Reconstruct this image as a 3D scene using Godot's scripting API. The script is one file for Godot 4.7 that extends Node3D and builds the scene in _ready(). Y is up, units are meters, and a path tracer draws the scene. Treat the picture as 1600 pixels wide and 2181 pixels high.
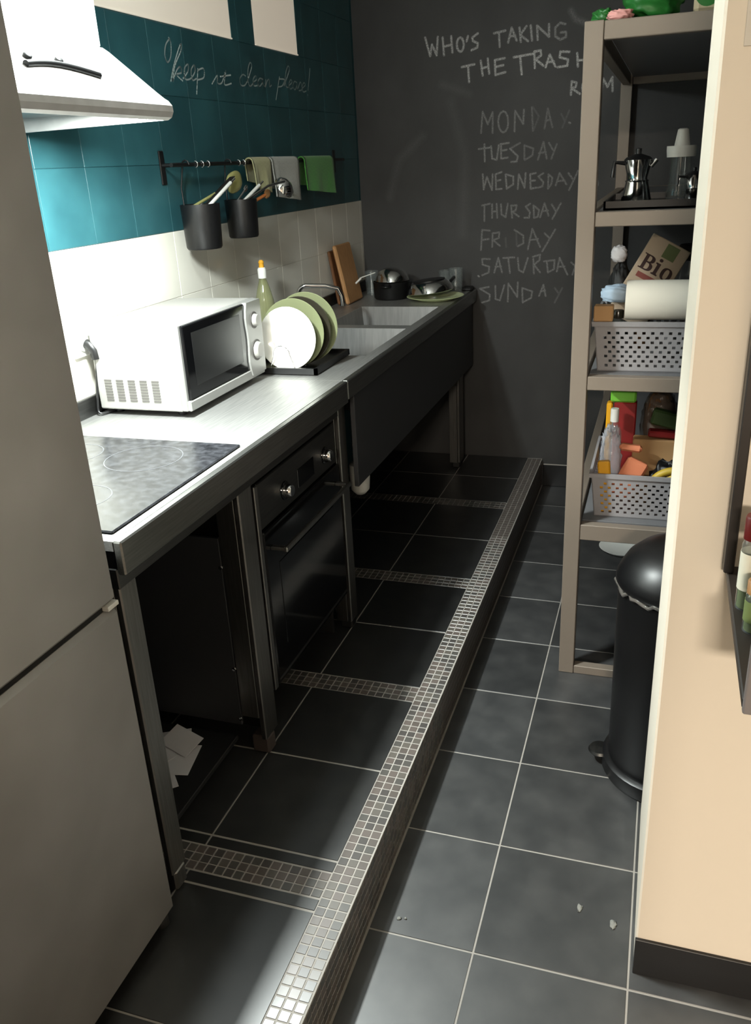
extends Node3D
# A narrow kitchen at night: steel counter on a raised tiled platform, chalkboard wall, shelving rack.
# x to the right, y up, -z into the room. Lower floor at y = 0, platform at y = 0.15.

const WX := -1.484    # face of the left wall
const BZ := -4.28     # face of the chalkboard wall
const PH := 0.15      # platform height
const CY := 1.036     # counter top
const ON := 1.0365    # things standing on it

var M := {}
var used := {}
var box_cache := {}
var rng := RandomNumberGenerator.new()

const CHALK := [
	[62, 8, -1132, 2169, -1110, 2092, -1100, 2138, -1079, 2093, -1072, 2167],
	[62, 8, -1049, 2162, -1044, 2090],
	[62, 8, -1009, 2164, -1004, 2098],
	[62, 8, -1046, 2125, -1006, 2130],
	[62, 8, -950, 2125, -953, 2111, -959, 2101, -967, 2098, -975, 2103, -981, 2114, -983, 2128, -981, 2142, -975, 2152, -967, 2155, -958, 2151, -953, 2140, -950, 2125],
	[62, 8, -931, 2158, -937, 2138],
	[62, 8, -885, 2165, -911, 2150, -908, 2136, -885, 2126, -888, 2109, -915, 2100],
	[58, 8, -811, 2159, -760, 2165],
	[58, 8, -789, 2159, -785, 2103],
	[58, 8, -747, 2117, -732, 2174, -709, 2122],
	[58, 8, -741, 2139, -716, 2142],
	[58, 8, -697, 2171, -690, 2115],
	[58, 8, -666, 2174, -693, 2143, -658, 2115],
	[58, 8, -647, 2175, -640, 2116],
	[58, 8, -615, 2117, -619, 2172, -565, 2124, -567, 2173],
	[44, 8, -496, 2167, -518, 2174, -539, 2157, -538, 2124, -516, 2109, -491, 2117, -492, 2137, -514, 2136],
	[66, 8, -961, 2035, -902, 2042],
	[66, 8, -931, 2038, -927, 1971],
	[66, 8, -872, 2054, -863, 1993],
	[66, 8, -840, 2060, -833, 1999],
	[66, 8, -869, 2022, -836, 2028],
	[66, 8, -807, 2051, -804, 1991],
	[66, 8, -807, 2051, -762, 2056],
	[66, 8, -805, 2023, -768, 2028],
	[66, 8, -804, 1991, -758, 1999],
	[74, 8, -721, 2056, -635, 2063],
	[74, 8, -692, 2056, -684, 1985],
	[74, 8, -629, 2071, -625, 2006],
	[74, 8, -629, 2071, -601, 2074, -598, 2054, -622, 2040, -587, 2012],
	[74, 8, -577, 2005, -560, 2054, -534, 2005],
	[74, 8, -572, 2024, -541, 2025],
	[74, 8, -474, 2058, -514, 2062, -516, 2040, -479, 2028, -481, 2004, -524, 2001],
	[74, 8, -440, 2050, -435, 1997],
	[74, 8, -438, 2022, -396, 2020],
	[74, 8, -401, 2052, -395, 1997],
	[64, 8, -460, 1940, -461, 1886],
	[64, 8, -460, 1940, -438, 1933, -441, 1916, -459, 1912, -421, 1887],
	[64, 8, -385, 1910, -386, 1897, -391, 1888, -397, 1885, -404, 1889, -410, 1899, -412, 1911, -411, 1924, -406, 1933, -400, 1936, -393, 1932, -387, 1922, -385, 1910],
	[64, 8, -350, 1913, -351, 1900, -356, 1891, -363, 1888, -369, 1892, -375, 1902, -377, 1915, -376, 1927, -372, 1936, -365, 1939, -358, 1935, -353, 1925, -350, 1913],
	[64, 8, -329, 1892, -323, 1941, -303, 1907, -284, 1944, -280, 1888],
	[36, 7, -871, 1752, -863, 1842, -839, 1788, -816, 1837, -816, 1749],
	[36, 7, -743, 1792, -745, 1770, -754, 1754, -766, 1748, -777, 1755, -786, 1772, -790, 1795, -787, 1817, -778, 1833, -766, 1838, -755, 1832, -746, 1815, -743, 1792],
	[36, 7, -713, 1750, -712, 1837, -673, 1779, -671, 1839],
	[27, 7, -635, 1846, -628, 1748],
	[27, 7, -575, 1754, -562, 1837, -539, 1757],
	[27, 7, -571, 1786, -550, 1790],
	[16, 7, -630, 1846, -602, 1807, -626, 1748],
	[16, 7, -501, 1810, -485, 1781],
	[16, 7, -466, 1822, -494, 1754],
	[46, 7, -464, 1772, -460, 1770],
	[46, 7, -886, 1098, -882, 1095],
	[42, 7, -882, 1683, -829, 1687],
	[42, 7, -855, 1703, -853, 1627],
	[42, 7, -823, 1692, -818, 1638, -796, 1632, -786, 1695],
	[42, 7, -776, 1699, -775, 1636],
	[42, 7, -778, 1699, -739, 1702],
	[42, 7, -775, 1670, -749, 1673],
	[42, 7, -775, 1636, -743, 1639],
	[42, 7, -727, 1619, -701, 1620, -696, 1642, -733, 1677],
	[31, 7, -733, 1677, -687, 1699],
	[31, 7, -666, 1688, -665, 1628],
	[31, 7, -666, 1688, -624, 1672, -628, 1643, -662, 1625],
	[31, 7, -602, 1623, -578, 1698, -561, 1625],
	[31, 7, -598, 1651, -567, 1654],
	[31, 7, -553, 1692, -534, 1662],
	[31, 7, -517, 1685, -540, 1624],
	[42, 7, -863, 1571, -858, 1503, -843, 1558, -818, 1499, -815, 1569],
	[42, 7, -801, 1568, -798, 1501],
	[42, 7, -801, 1568, -772, 1577],
	[42, 7, -799, 1538, -777, 1542],
	[42, 7, -798, 1501, -771, 1502],
	[42, 7, -753, 1566, -747, 1502],
	[42, 7, -753, 1566, -716, 1555, -716, 1520, -747, 1502],
	[42, 7, -694, 1499, -690, 1563, -662, 1503, -658, 1567],
	[42, 7, -637, 1561, -633, 1497],
	[42, 7, -637, 1561, -611, 1565],
	[42, 7, -635, 1532, -613, 1533],
	[42, 7, -633, 1497, -607, 1501],
	[36, 7, -575, 1563, -598, 1550, -574, 1524, -578, 1505, -599, 1501],
	[36, 7, -551, 1557, -552, 1494],
	[36, 7, -551, 1557, -533, 1542, -537, 1513, -552, 1494],
	[36, 7, -516, 1507, -500, 1560, -467, 1510],
	[36, 7, -509, 1526, -476, 1527],
	[36, 7, -459, 1558, -440, 1533],
	[36, 7, -416, 1566, -454, 1485],
	[36, 7, -323, 1509, -324, 1501, -327, 1495, -332, 1493, -337, 1495, -341, 1501, -343, 1510, -342, 1518, -339, 1524, -334, 1526, -329, 1524, -325, 1518, -323, 1509],
	[36, 7, -866, 1430, -828, 1437],
	[36, 7, -855, 1430, -855, 1358],
	[36, 7, -817, 1434, -817, 1372],
	[36, 7, -795, 1435, -792, 1372],
	[36, 7, -817, 1400, -794, 1402],
	[36, 7, -774, 1432, -771, 1386, -751, 1373, -741, 1434],
	[36, 7, -725, 1425, -719, 1369],
	[36, 7, -725, 1425, -698, 1425, -703, 1402, -719, 1397, -687, 1374],
	[36, 7, -634, 1430, -655, 1418, -634, 1392, -638, 1367, -660, 1368],
	[36, 7, -618, 1422, -614, 1366],
	[36, 7, -618, 1422, -591, 1401, -596, 1371, -614, 1366],
	[36, 7, -585, 1368, -566, 1430, -546, 1374],
	[36, 7, -578, 1395, -549, 1397],
	[36, 7, -532, 1424, -512, 1393],
	[36, 7, -490, 1427, -527, 1359],
	[34, 7, -866, 1317, -872, 1222],
	[34, 7, -864, 1317, -828, 1313],
	[34, 7, -866, 1270, -833, 1274],
	[34, 7, -814, 1300, -816, 1237],
	[34, 7, -814, 1300, -781, 1304, -783, 1278, -811, 1268, -778, 1241],
	[34, 7, -707, 1313, -664, 1286, -663, 1250, -690, 1237],
	[34, 7, -641, 1221, -621, 1316, -582, 1232],
	[34, 7, -634, 1264, -593, 1269],
	[34, 7, -562, 1294, -540, 1273],
	[34, 7, -512, 1310, -571, 1211],
	[14, 7, -750, 1277, -747, 1236],
	[14, 7, -699, 1307, -695, 1240],
	[35, 7, -827, 1179, -866, 1180, -864, 1153, -830, 1142, -833, 1115, -866, 1101],
	[35, 7, -805, 1114, -785, 1184, -766, 1114],
	[35, 7, -799, 1141, -771, 1143],
	[35, 7, -761, 1183, -706, 1185],
	[35, 7, -736, 1183, -727, 1111],
	[35, 7, -689, 1182, -683, 1124, -661, 1113, -640, 1181],
	[35, 7, -613, 1176, -609, 1107],
	[35, 7, -616, 1186, -581, 1196, -583, 1170, -609, 1149, -579, 1112],
	[35, 7, -561, 1164, -511, 1169],
	[35, 7, -548, 1164, -541, 1111, -512, 1127, -511, 1169],
	[35, 7, -498, 1116, -487, 1179, -447, 1100],
	[35, 7, -491, 1137, -462, 1139],
	[35, 7, -431, 1157, -414, 1141],
	[35, 7, -400, 1172, -423, 1100],
	[35, 7, -832, 1044, -878, 1036, -827, 1006, -829, 978, -867, 967],
	[35, 7, -799, 1049, -798, 984, -776, 978, -754, 1052],
	[35, 7, -736, 972, -734, 1060, -689, 994, -687, 1065],
	[35, 7, -665, 1038, -661, 967],
	[35, 7, -665, 1038, -615, 1021, -620, 989, -658, 970],
	[35, 7, -581, 999, -561, 1053, -549, 999],
	[35, 7, -574, 1021, -552, 1024],
	[20, 7, -506, 1037, -489, 1015],
	[20, 7, -469, 1037, -504, 967],
	[26, 30, -474, 2216, -452, 2182, -412, 2165],
	[9, 50, -1334, 1485, -1278, 1655, -1156, 1754],
	[7, 60, -964, 1297, -949, 1660, -1015, 1888],
	[8, 40, -1058, 1970, -925, 1921]]
const SCRIPT := [
	[-2577, 2024, -2550, 2005, -2537, 1976, -2548, 1958, -2571, 1976, -2581, 2011, -2572, 2026],
	[-2553, 1907, -2587, 1958, -2638, 2014, -2637, 1997, -2589, 1952, -2565, 1908],
	[-2565, 1908, -2596, 1939, -2621, 1951, -2623, 1935, -2592, 1927, -2625, 1912],
	[-2630, 1919, -2665, 1941, -2671, 1961, -2647, 1949, -2642, 1919, -2678, 1922, -2711, 1944, -2710, 1962, -2687, 1946, -2689, 1919, -2715, 1924],
	[-2732, 1954, -2706, 1879],
	[-2730, 1949, -2770, 1957, -2766, 1931, -2723, 1921],
	[-2818, 1915, -2862, 1943, -2858, 1921, -2890, 1923, -2929, 1962, -2908, 1919, -2961, 1925],
	[-2883, 1941, -2962, 1951],
	[-3080, 1956, -3058, 1959, -3032, 1944, -3035, 1925, -3065, 1925, -3092, 1941],
	[-3092, 1941, -3138, 1990, -3126, 2002, -3104, 1976, -3098, 1934, -3115, 1926, -3142, 1940],
	[-3142, 1940, -3173, 1953, -3163, 1962, -3140, 1948, -3143, 1929, -3172, 1931],
	[-3222, 1955, -3198, 1956, -3178, 1941, -3191, 1929, -3220, 1945, -3226, 1955, -3222, 1937, -3237, 1932],
	[-3251, 1955, -3241, 1930, -3262, 1951, -3281, 1957, -3280, 1934, -3298, 1939],
	[-3380, 1973, -3330, 1891],
	[-3379, 1966, -3428, 1966, -3400, 1943, -3359, 1937],
	[-3419, 1945, -3483, 2003, -3472, 2017, -3441, 1984, -3437, 1945, -3460, 1941],
	[-3466, 1947, -3502, 1962, -3490, 1970, -3467, 1953, -3478, 1937, -3503, 1942],
	[-3551, 1964, -3527, 1966, -3509, 1949, -3526, 1936, -3548, 1951, -3553, 1964, -3551, 1941],
	[-3561, 1944, -3591, 1968, -3601, 1942, -3569, 1935],
	[-3607, 1946, -3640, 1960, -3627, 1968, -3605, 1951, -3614, 1933, -3646, 1938],
	[-3706, 2026, -3667, 1942],
	[-3659, 1926, -3660, 1921]]

# ---------------------------------------------------------------- naming
func numbered(called: String) -> String:
	if not used.has(called):
		used[called] = 0
		return called
	used[called] += 1
	return "%s_%03d" % [called, used[called]]

func org(p: Node) -> Vector3:
	var v := Vector3.ZERO
	while p != self and p is Node3D:
		v += p.position
		p = p.get_parent()
	return v

func tag(o: Node, label: String, category: String, group := "") -> Node:
	o.set_meta("label", label)
	o.set_meta("category", category)
	if group != "":
		o.set_meta("group", group)
	return o

func thing(called: String, label: String, category: String, at: Vector3, group := "", turn := 0.0) -> Node3D:
	var o := Node3D.new()
	o.name = numbered(called)
	add_child(o)
	o.position = at
	o.rotation.y = turn
	tag(o, label, category, group)
	return o

func put(parent: Node, called: String, mesh: Mesh, mat: Material, at := Vector3.ZERO, basis_ := Basis.IDENTITY) -> MeshInstance3D:
	# at is a world position (parents are not turned) except under a turned thing, where it is local
	var o := MeshInstance3D.new()
	o.mesh = mesh
	o.material_override = mat
	o.name = numbered(called) if parent == self else called
	parent.add_child(o, true)
	var turned: bool = parent != self and parent is Node3D and not parent.transform.basis.is_equal_approx(Basis.IDENTITY)
	o.transform = Transform3D(basis_, at if turned else at - org(parent))
	return o

func struct(o: Node) -> Node:
	o.set_meta("kind", "structure")
	return o

func stuff(o: Node) -> Node:
	o.set_meta("kind", "stuff")
	return o

# ---------------------------------------------------------------- meshes
func face(st: SurfaceTool, pts: Array, n: Vector3) -> void:
	var a: Vector3 = pts[0]
	var b: Vector3 = pts[1]
	var c: Vector3 = pts[2]
	var q := pts.duplicate()
	if (b - a).cross(c - a).dot(n) > 0.0:
		q.reverse()
	for i in range(1, q.size() - 1):
		for k in [0, i, i + 1]:
			st.set_normal(n)
			st.add_vertex(q[k])

func hexa(st: SurfaceTool, p: Array) -> void:
	# p: 8 corners, bottom ring 0-3 then top ring 4-7
	var mid := Vector3.ZERO
	for v in p:
		mid += v / 8.0
	for f in [[0, 1, 2, 3], [4, 5, 6, 7], [0, 1, 5, 4], [1, 2, 6, 5], [2, 3, 7, 6], [3, 0, 4, 7]]:
		var a: Vector3 = p[f[0]]
		var n: Vector3 = (p[f[1]] - a).cross(p[f[2]] - a).normalized()
		if n.dot(a - mid) < 0.0:
			n = -n
		face(st, [p[f[0]], p[f[1]], p[f[2]], p[f[3]]], n)

func add_box(st: SurfaceTool, lo: Vector3, hi: Vector3) -> void:
	hexa(st, [Vector3(lo.x, lo.y, lo.z), Vector3(hi.x, lo.y, lo.z), Vector3(hi.x, lo.y, hi.z), Vector3(lo.x, lo.y, hi.z),
		Vector3(lo.x, hi.y, lo.z), Vector3(hi.x, hi.y, lo.z), Vector3(hi.x, hi.y, hi.z), Vector3(lo.x, hi.y, hi.z)])

func begin() -> SurfaceTool:
	var st := SurfaceTool.new()
	st.begin(Mesh.PRIMITIVE_TRIANGLES)
	return st

func box_mesh(size: Vector3, bevel: float) -> ArrayMesh:
	var key := "%.4f %.4f %.4f %.4f" % [size.x, size.y, size.z, bevel]
	if box_cache.has(key):
		return box_cache[key]
	var st := begin()
	var h := size / 2.0
	var b := minf(bevel, minf(h.x, minf(h.y, h.z)) * 0.9)
	if b <= 0.00001:
		add_box(st, -h, h)
	else:
		var c := func(s: Vector3, ax: int) -> Vector3:
			var v := Vector3(s.x * (h.x - b), s.y * (h.y - b), s.z * (h.z - b))
			v[ax] = s[ax] * h[ax]
			return v
		for ax in 3:
			var u := (ax + 1) % 3
			var w := (ax + 2) % 3
			for s in [-1.0, 1.0]:
				var pts := []
				for k in [[-1.0, -1.0], [1.0, -1.0], [1.0, 1.0], [-1.0, 1.0]]:
					var sg := Vector3.ZERO
					sg[ax] = s
					sg[u] = k[0]
					sg[w] = k[1]
					pts.append(c.call(sg, ax))
				var n := Vector3.ZERO
				n[ax] = s
				face(st, pts, n)
			for s1 in [-1.0, 1.0]:
				for s2 in [-1.0, 1.0]:
					var lo := Vector3.ZERO
					lo[u] = s1
					lo[w] = s2
					var hi := lo
					lo[ax] = -1.0
					hi[ax] = 1.0
					var n2 := Vector3.ZERO
					n2[u] = s1
					n2[w] = s2
					face(st, [c.call(lo, u), c.call(hi, u), c.call(hi, w), c.call(lo, w)], n2.normalized())
		for sx in [-1.0, 1.0]:
			for sy in [-1.0, 1.0]:
				for sz in [-1.0, 1.0]:
					var sg2 := Vector3(sx, sy, sz)
					face(st, [c.call(sg2, 0), c.call(sg2, 1), c.call(sg2, 2)], sg2.normalized())
	var m := st.commit()
	box_cache[key] = m
	return m

func bx(parent: Node, called: String, x0: float, x1: float, y0: float, y1: float, z0: float, z1: float, mat: Material, bevel := 0.002) -> MeshInstance3D:
	var size := Vector3(absf(x1 - x0), absf(y1 - y0), absf(z1 - z0))
	return put(parent, called, box_mesh(size, bevel), mat, Vector3(x0 + x1, y0 + y1, z0 + z1) / 2.0)

func lathe(prof: Array, segs := 28) -> ArrayMesh:
	var st := begin()
	var n := prof.size()
	var nn := []
	for i in n - 1:
		var d: Vector2 = prof[i + 1] - prof[i]
		nn.append(Vector2(d.y, -d.x).normalized())
	for i in n - 1:
		var na: Vector2 = nn[i]
		var nb: Vector2 = nn[i]
		if i > 0 and nn[i].dot(nn[i - 1]) > 0.72:
			na = (nn[i] + nn[i - 1]).normalized()
		if i < n - 2 and nn[i].dot(nn[i + 1]) > 0.72:
			nb = (nn[i] + nn[i + 1]).normalized()
		for k in segs:
			var t0 := TAU * k / segs
			var t1 := TAU * (k + 1) / segs
			var q := []
			for e in [[prof[i], na, t0], [prof[i + 1], nb, t0], [prof[i + 1], nb, t1], [prof[i], na, t1]]:
				var ct := cos(e[2])
				var sn := sin(e[2])
				q.append([Vector3(e[0].x * ct, e[0].y, e[0].x * sn), Vector3(e[1].x * ct, e[1].y, e[1].x * sn)])
			for tri in [[0, 1, 2], [0, 2, 3]]:
				var a: Vector3 = q[tri[0]][0]
				var b: Vector3 = q[tri[1]][0]
				var c: Vector3 = q[tri[2]][0]
				if (b - a).cross(c - a).length() < 1e-12:
					continue
				var ord_: Array = tri
				if (b - a).cross(c - a).dot(q[tri[0]][1] + q[tri[1]][1] + q[tri[2]][1]) > 0.0:
					ord_ = [tri[0], tri[2], tri[1]]
				for j in ord_:
					st.set_normal(q[j][1])
					st.add_vertex(q[j][0])
	return st.commit()

func tube_into(st: SurfaceTool, pts: Array, r: float, segs := 8) -> void:
	var rings := []
	var up := Vector3.UP
	for i in pts.size():
		var d: Vector3
		if i == 0:
			d = pts[1] - pts[0]
		elif i == pts.size() - 1:
			d = pts[i] - pts[i - 1]
		else:
			d = (pts[i + 1] - pts[i]).normalized() + (pts[i] - pts[i - 1]).normalized()
		d = d.normalized()
		if i == 0 and absf(d.dot(up)) > 0.95:
			up = Vector3.RIGHT
		var side := d.cross(up).normalized()
		if side.length() < 0.1:
			side = d.cross(Vector3.RIGHT).normalized()
		up = side.cross(d).normalized()
		var ring := []
		for k in segs:
			var t := TAU * k / segs
			var nrm := side * cos(t) + up * sin(t)
			ring.append([pts[i] + nrm * r, nrm])
		rings.append(ring)
	for i in pts.size() - 1:
		for k in segs:
			var k2 := (k + 1) % segs
			var q := [rings[i][k], rings[i + 1][k], rings[i + 1][k2], rings[i][k2]]
			for tri in [[0, 1, 2], [0, 2, 3]]:
				var o: Array = tri
				var a: Vector3 = q[tri[0]][0]
				if (q[tri[1]][0] - a).cross(q[tri[2]][0] - a).dot(q[tri[0]][1] + q[tri[1]][1]) > 0.0:
					o = [tri[0], tri[2], tri[1]]
				for j in o:
					st.set_normal(q[j][1])
					st.add_vertex(q[j][0])
	for e in [[0, 1], [pts.size() - 1, pts.size() - 2]]:
		var poly := []
		for v in rings[e[0]]:
			poly.append(v[0])
		face(st, poly, (pts[e[0]] - pts[e[1]]).normalized())

func tube(pts: Array, r: float, segs := 8) -> ArrayMesh:
	var st := begin()
	tube_into(st, pts, r, segs)
	return st.commit()

func arc(mid: Vector3, u: Vector3, v: Vector3, r: float, a0: float, a1: float, n := 8) -> Array:
	var out := []
	for i in n + 1:
		var t := lerpf(a0, a1, float(i) / n)
		out.append(mid + u * r * cos(t) + v * r * sin(t))
	return out

func prism(poly: Array, axis: int, a: float, b: float) -> ArrayMesh:
	# poly: Vector2 outline in the two axes after `axis`, pushed from a to b along `axis`
	var st := begin()
	var u := (axis + 1) % 3
	var w := (axis + 2) % 3
	var mk := func(p: Vector2, t: float) -> Vector3:
		var v := Vector3.ZERO
		v[axis] = t
		v[u] = p.x
		v[w] = p.y
		return v
	var pv := PackedVector2Array(poly)
	var ccw := not Geometry2D.is_polygon_clockwise(pv)
	for i in poly.size():
		var p: Vector2 = poly[i]
		var q: Vector2 = poly[(i + 1) % poly.size()]
		var d := (q - p).normalized()
		var n2 := Vector2(d.y, -d.x) if ccw else Vector2(-d.y, d.x)
		var n: Vector3 = mk.call(n2, 0.0)
		face(st, [mk.call(p, a), mk.call(q, a), mk.call(q, b), mk.call(p, b)], n)
	var idx := Geometry2D.triangulate_polygon(pv)
	for e in [a, b]:
		var n := Vector3.ZERO
		n[axis] = 1.0 if (e == maxf(a, b)) else -1.0
		for i in range(0, idx.size(), 3):
			face(st, [mk.call(poly[idx[i]], e), mk.call(poly[idx[i + 1]], e), mk.call(poly[idx[i + 2]], e)], n)
	return st.commit()

func blob(r: Vector3, amp: float, seed_: int, freq := 2.2, nu := 30, nv := 20) -> ArrayMesh:
	# a soft bag: an ellipsoid flattened below and creased by noise
	var nz := FastNoiseLite.new()
	nz.seed = seed_
	nz.noise_type = FastNoiseLite.TYPE_SIMPLEX
	nz.frequency = freq
	nz.fractal_octaves = 3
	var st := begin()
	st.set_smooth_group(0)
	var at := func(i: int, j: int) -> Vector3:
		var t := TAU * (i % nu) / nu
		var f := PI * j / nv - PI / 2.0
		var d := Vector3(cos(f) * cos(t), sin(f), cos(f) * sin(t))
		var s := Vector3(signf(d.x) * pow(absf(d.x), 0.8), signf(d.y) * pow(absf(d.y), 0.8), signf(d.z) * pow(absf(d.z), 0.8))
		var k := 1.0 + amp * nz.get_noise_3d(d.x, d.y, d.z) * 2.0
		var p := s * k * r
		p.y = maxf(p.y, -r.y * 0.9)
		return p
	for j in nv:
		for i in nu:
			var a: Vector3 = at.call(i, j)
			var b: Vector3 = at.call(i + 1, j)
			var c: Vector3 = at.call(i + 1, j + 1)
			var d2: Vector3 = at.call(i, j + 1)
			if j > 0:
				for v in [a, b, c]:
					st.add_vertex(v)
			if j < nv - 1:
				for v in [a, c, d2]:
					st.add_vertex(v)
	st.generate_normals()
	st.index()
	return st.commit()

func ribbon(st: SurfaceTool, pts: Array, w: float, n: Vector3) -> void:
	for i in pts.size() - 1:
		var a: Vector3 = pts[i]
		var b: Vector3 = pts[i + 1]
		var d := (b - a)
		if d.length() < 0.0005:
			continue
		d = d.normalized()
		var s := n.cross(d).normalized() * w / 2.0
		var e := d * w * 0.35
		face(st, [a - e - s, a - e + s, b + e + s, b + e - s], n)

# ---------------------------------------------------------------- materials
func ramp_tex(lo: Color, hi: Color, freq: float, seed_: int, oct := 4) -> NoiseTexture2D:
	var nz := FastNoiseLite.new()
	nz.seed = seed_
	nz.frequency = freq
	nz.fractal_octaves = oct
	var g := Gradient.new()
	g.set_color(0, lo)
	g.set_color(1, hi)
	var t := NoiseTexture2D.new()
	t.width = 512
	t.height = 512
	t.seamless = true
	t.noise = nz
	t.color_ramp = g
	return t

func mat(called: String, col: Color, rough := 0.6, metal := 0.0) -> StandardMaterial3D:
	var m := StandardMaterial3D.new()
	m.albedo_color = col
	m.roughness = rough
	m.metallic = metal
	M[called] = m
	return m

func tri(m: StandardMaterial3D, tex: Texture2D, sc: Vector3) -> StandardMaterial3D:
	m.albedo_texture = tex
	m.uv1_triplanar = true
	m.uv1_world_triplanar = true
	m.uv1_scale = sc
	return m

func glass(called: String, col: Color, alpha: float) -> StandardMaterial3D:
	var m := mat(called, Color(col.r, col.g, col.b, alpha), 0.04)
	m.transparency = BaseMaterial3D.TRANSPARENCY_ALPHA
	return m

func materials() -> void:
	var g := func(v: float) -> Color: return Color(v, v, v)
	# floors
	for i in 4:
		var k := 0.93 + 0.05 * i
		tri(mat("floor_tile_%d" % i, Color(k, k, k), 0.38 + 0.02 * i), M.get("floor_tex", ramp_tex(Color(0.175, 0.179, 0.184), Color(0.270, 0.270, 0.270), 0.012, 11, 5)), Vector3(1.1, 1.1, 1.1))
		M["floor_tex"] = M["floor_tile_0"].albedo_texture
	for i in 3:
		var k2 := 0.92 + 0.08 * i
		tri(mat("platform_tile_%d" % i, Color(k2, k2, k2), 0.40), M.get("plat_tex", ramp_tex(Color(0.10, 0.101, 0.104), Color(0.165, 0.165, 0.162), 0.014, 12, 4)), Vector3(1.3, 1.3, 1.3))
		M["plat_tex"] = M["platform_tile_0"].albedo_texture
	for k3 in M:
		if M[k3] is StandardMaterial3D and (k3.begins_with("floor_tile") or k3.begins_with("platform_tile")):
			M[k3].metallic_specular = 1.0
	mat("grout", Color(0.60, 0.58, 0.555), 0.85)
	var mos := [Color(0.33, 0.30, 0.28), Color(0.295, 0.285, 0.27), Color(0.365, 0.33, 0.31), Color(0.27, 0.255, 0.245), Color(0.35, 0.33, 0.305)]
	for i in mos.size():
		mat("mosaic_%d" % i, mos[i], 0.36).metallic_specular = 0.9
	# walls
	for i in 3:
		var kk := 0.95 + 0.04 * i
		tri(mat("teal_%d" % i, Color(kk, kk, kk), 0.30), M.get("teal_tex", ramp_tex(Color(0.14, 0.285, 0.31), Color(0.185, 0.355, 0.38), 0.01, 21)), Vector3(0.9, 0.9, 0.9))
		M["teal_tex"] = M["teal_0"].albedo_texture
	mat("teal_joint", Color(0.10, 0.29, 0.32), 0.6)
	mat("white_tile_0", Color(0.86, 0.85, 0.81), 0.22)
	mat("white_tile_1", Color(0.84, 0.83, 0.79), 0.25)
	mat("white_joint", Color(0.74, 0.72, 0.68), 0.8)
	mat("cream", Color(0.92, 0.88, 0.815), 0.75)
	mat("near_wall", Color(0.62, 0.595, 0.56), 0.8)
	mat("ceiling", Color(0.86, 0.85, 0.83), 0.85)
	var pane := mat("pane", Color(0.85, 0.83, 0.79), 0.35)
	pane.emission_enabled = true
	pane.emission = Color(1.0, 0.93, 0.84)
	pane.emission_energy_multiplier = 0.28
	mat("dark_wall", Color(0.13, 0.13, 0.135), 0.7)
	mat("black_plinth", Color(0.09, 0.09, 0.095), 0.35)
	mat("chalk", Color(0.72, 0.78, 0.78), 0.95)
	# metals
	tri(mat("steel", Color(1.0, 1.0, 1.0), 0.46, 0.92), ramp_tex(Color(0.64, 0.64, 0.635), Color(0.74, 0.74, 0.73), 0.02, 31, 4), Vector3(14.0, 14.0, 0.6))
	M["steel_tex"] = M["steel"].albedo_texture
	tri(mat("steel_leg", Color(0.80, 0.79, 0.78), 0.36, 1.0), M["steel_tex"], Vector3(14.0, 0.6, 14.0))
	tri(mat("steel_lip", Color(0.78, 0.78, 0.77), 0.34, 1.0), M["steel_tex"], Vector3(14.0, 14.0, 0.6))
	tri(mat("steel_dull", Color(0.50, 0.50, 0.50), 0.42, 1.0), M["steel_tex"], Vector3(10.0, 10.0, 0.6))
	tri(mat("steel_basin", Color(0.72, 0.72, 0.72), 0.45, 0.9), M["steel_tex"], Vector3(6, 0.6, 6))
	mat("chrome", Color(0.82, 0.82, 0.82), 0.10, 1.0)
	mat("dark_panel", Color(0.16, 0.165, 0.175), 0.45)
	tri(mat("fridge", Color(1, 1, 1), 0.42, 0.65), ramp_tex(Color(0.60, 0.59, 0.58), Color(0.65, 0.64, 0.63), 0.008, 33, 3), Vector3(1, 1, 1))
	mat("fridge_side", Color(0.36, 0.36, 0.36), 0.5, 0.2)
	mat("gap_black", Color(0.03, 0.03, 0.03), 0.8)
	tri(mat("hood", Color(1, 1, 1), 0.40, 0.35), ramp_tex(Color(0.72, 0.71, 0.70), Color(0.79, 0.78, 0.77), 0.01, 34, 3), Vector3(3, 3, 3))
	mat("hood_box", Color(0.88, 0.88, 0.88), 0.5)
	mat("rack", Color(0.52, 0.475, 0.43), 0.5, 0.15)
	mat("rack_board", Color(0.42, 0.42, 0.43), 0.4)
	mat("rust", Color(0.235, 0.20, 0.185), 0.8)
	# plastics, ceramics
	mat("black", Color(0.055, 0.055, 0.06), 0.38)
	mat("black_gloss", Color(0.035, 0.035, 0.04), 0.12)
	mat("black_matte", Color(0.07, 0.07, 0.072), 0.6)
	mat("white_plastic", Color(0.86, 0.86, 0.84), 0.4)
	mat("white_ceramic", Color(0.90, 0.90, 0.88), 0.15)
	mat("olive_ceramic", Color(0.42, 0.44, 0.33), 0.2)
	mat("dark_ceramic", Color(0.17, 0.16, 0.13), 0.2)
	mat("pale_green", Color(0.74, 0.78, 0.60), 0.3)
	mat("microwave", Color(0.55, 0.545, 0.53), 0.45, 0.1)
	mat("slot", Color(0.30, 0.29, 0.28), 0.7)
	mat("microwave_front", Color(0.52, 0.52, 0.51), 0.35, 0.2)
	mat("dark_glass", Color(0.04, 0.042, 0.048), 0.10)
	mat("dark_glass_mesh", Color(0.055, 0.057, 0.062), 0.3)
	tri(mat("hob_glass", Color(1, 1, 1), 0.22), ramp_tex(Color(0.07, 0.072, 0.08), Color(0.22, 0.225, 0.24), 0.016, 41, 5), Vector3(4, 4, 4))
	mat("hob_print", Color(0.27, 0.275, 0.29), 0.3)
	mat("basket", Color(0.60, 0.59, 0.60), 0.5)
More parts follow.
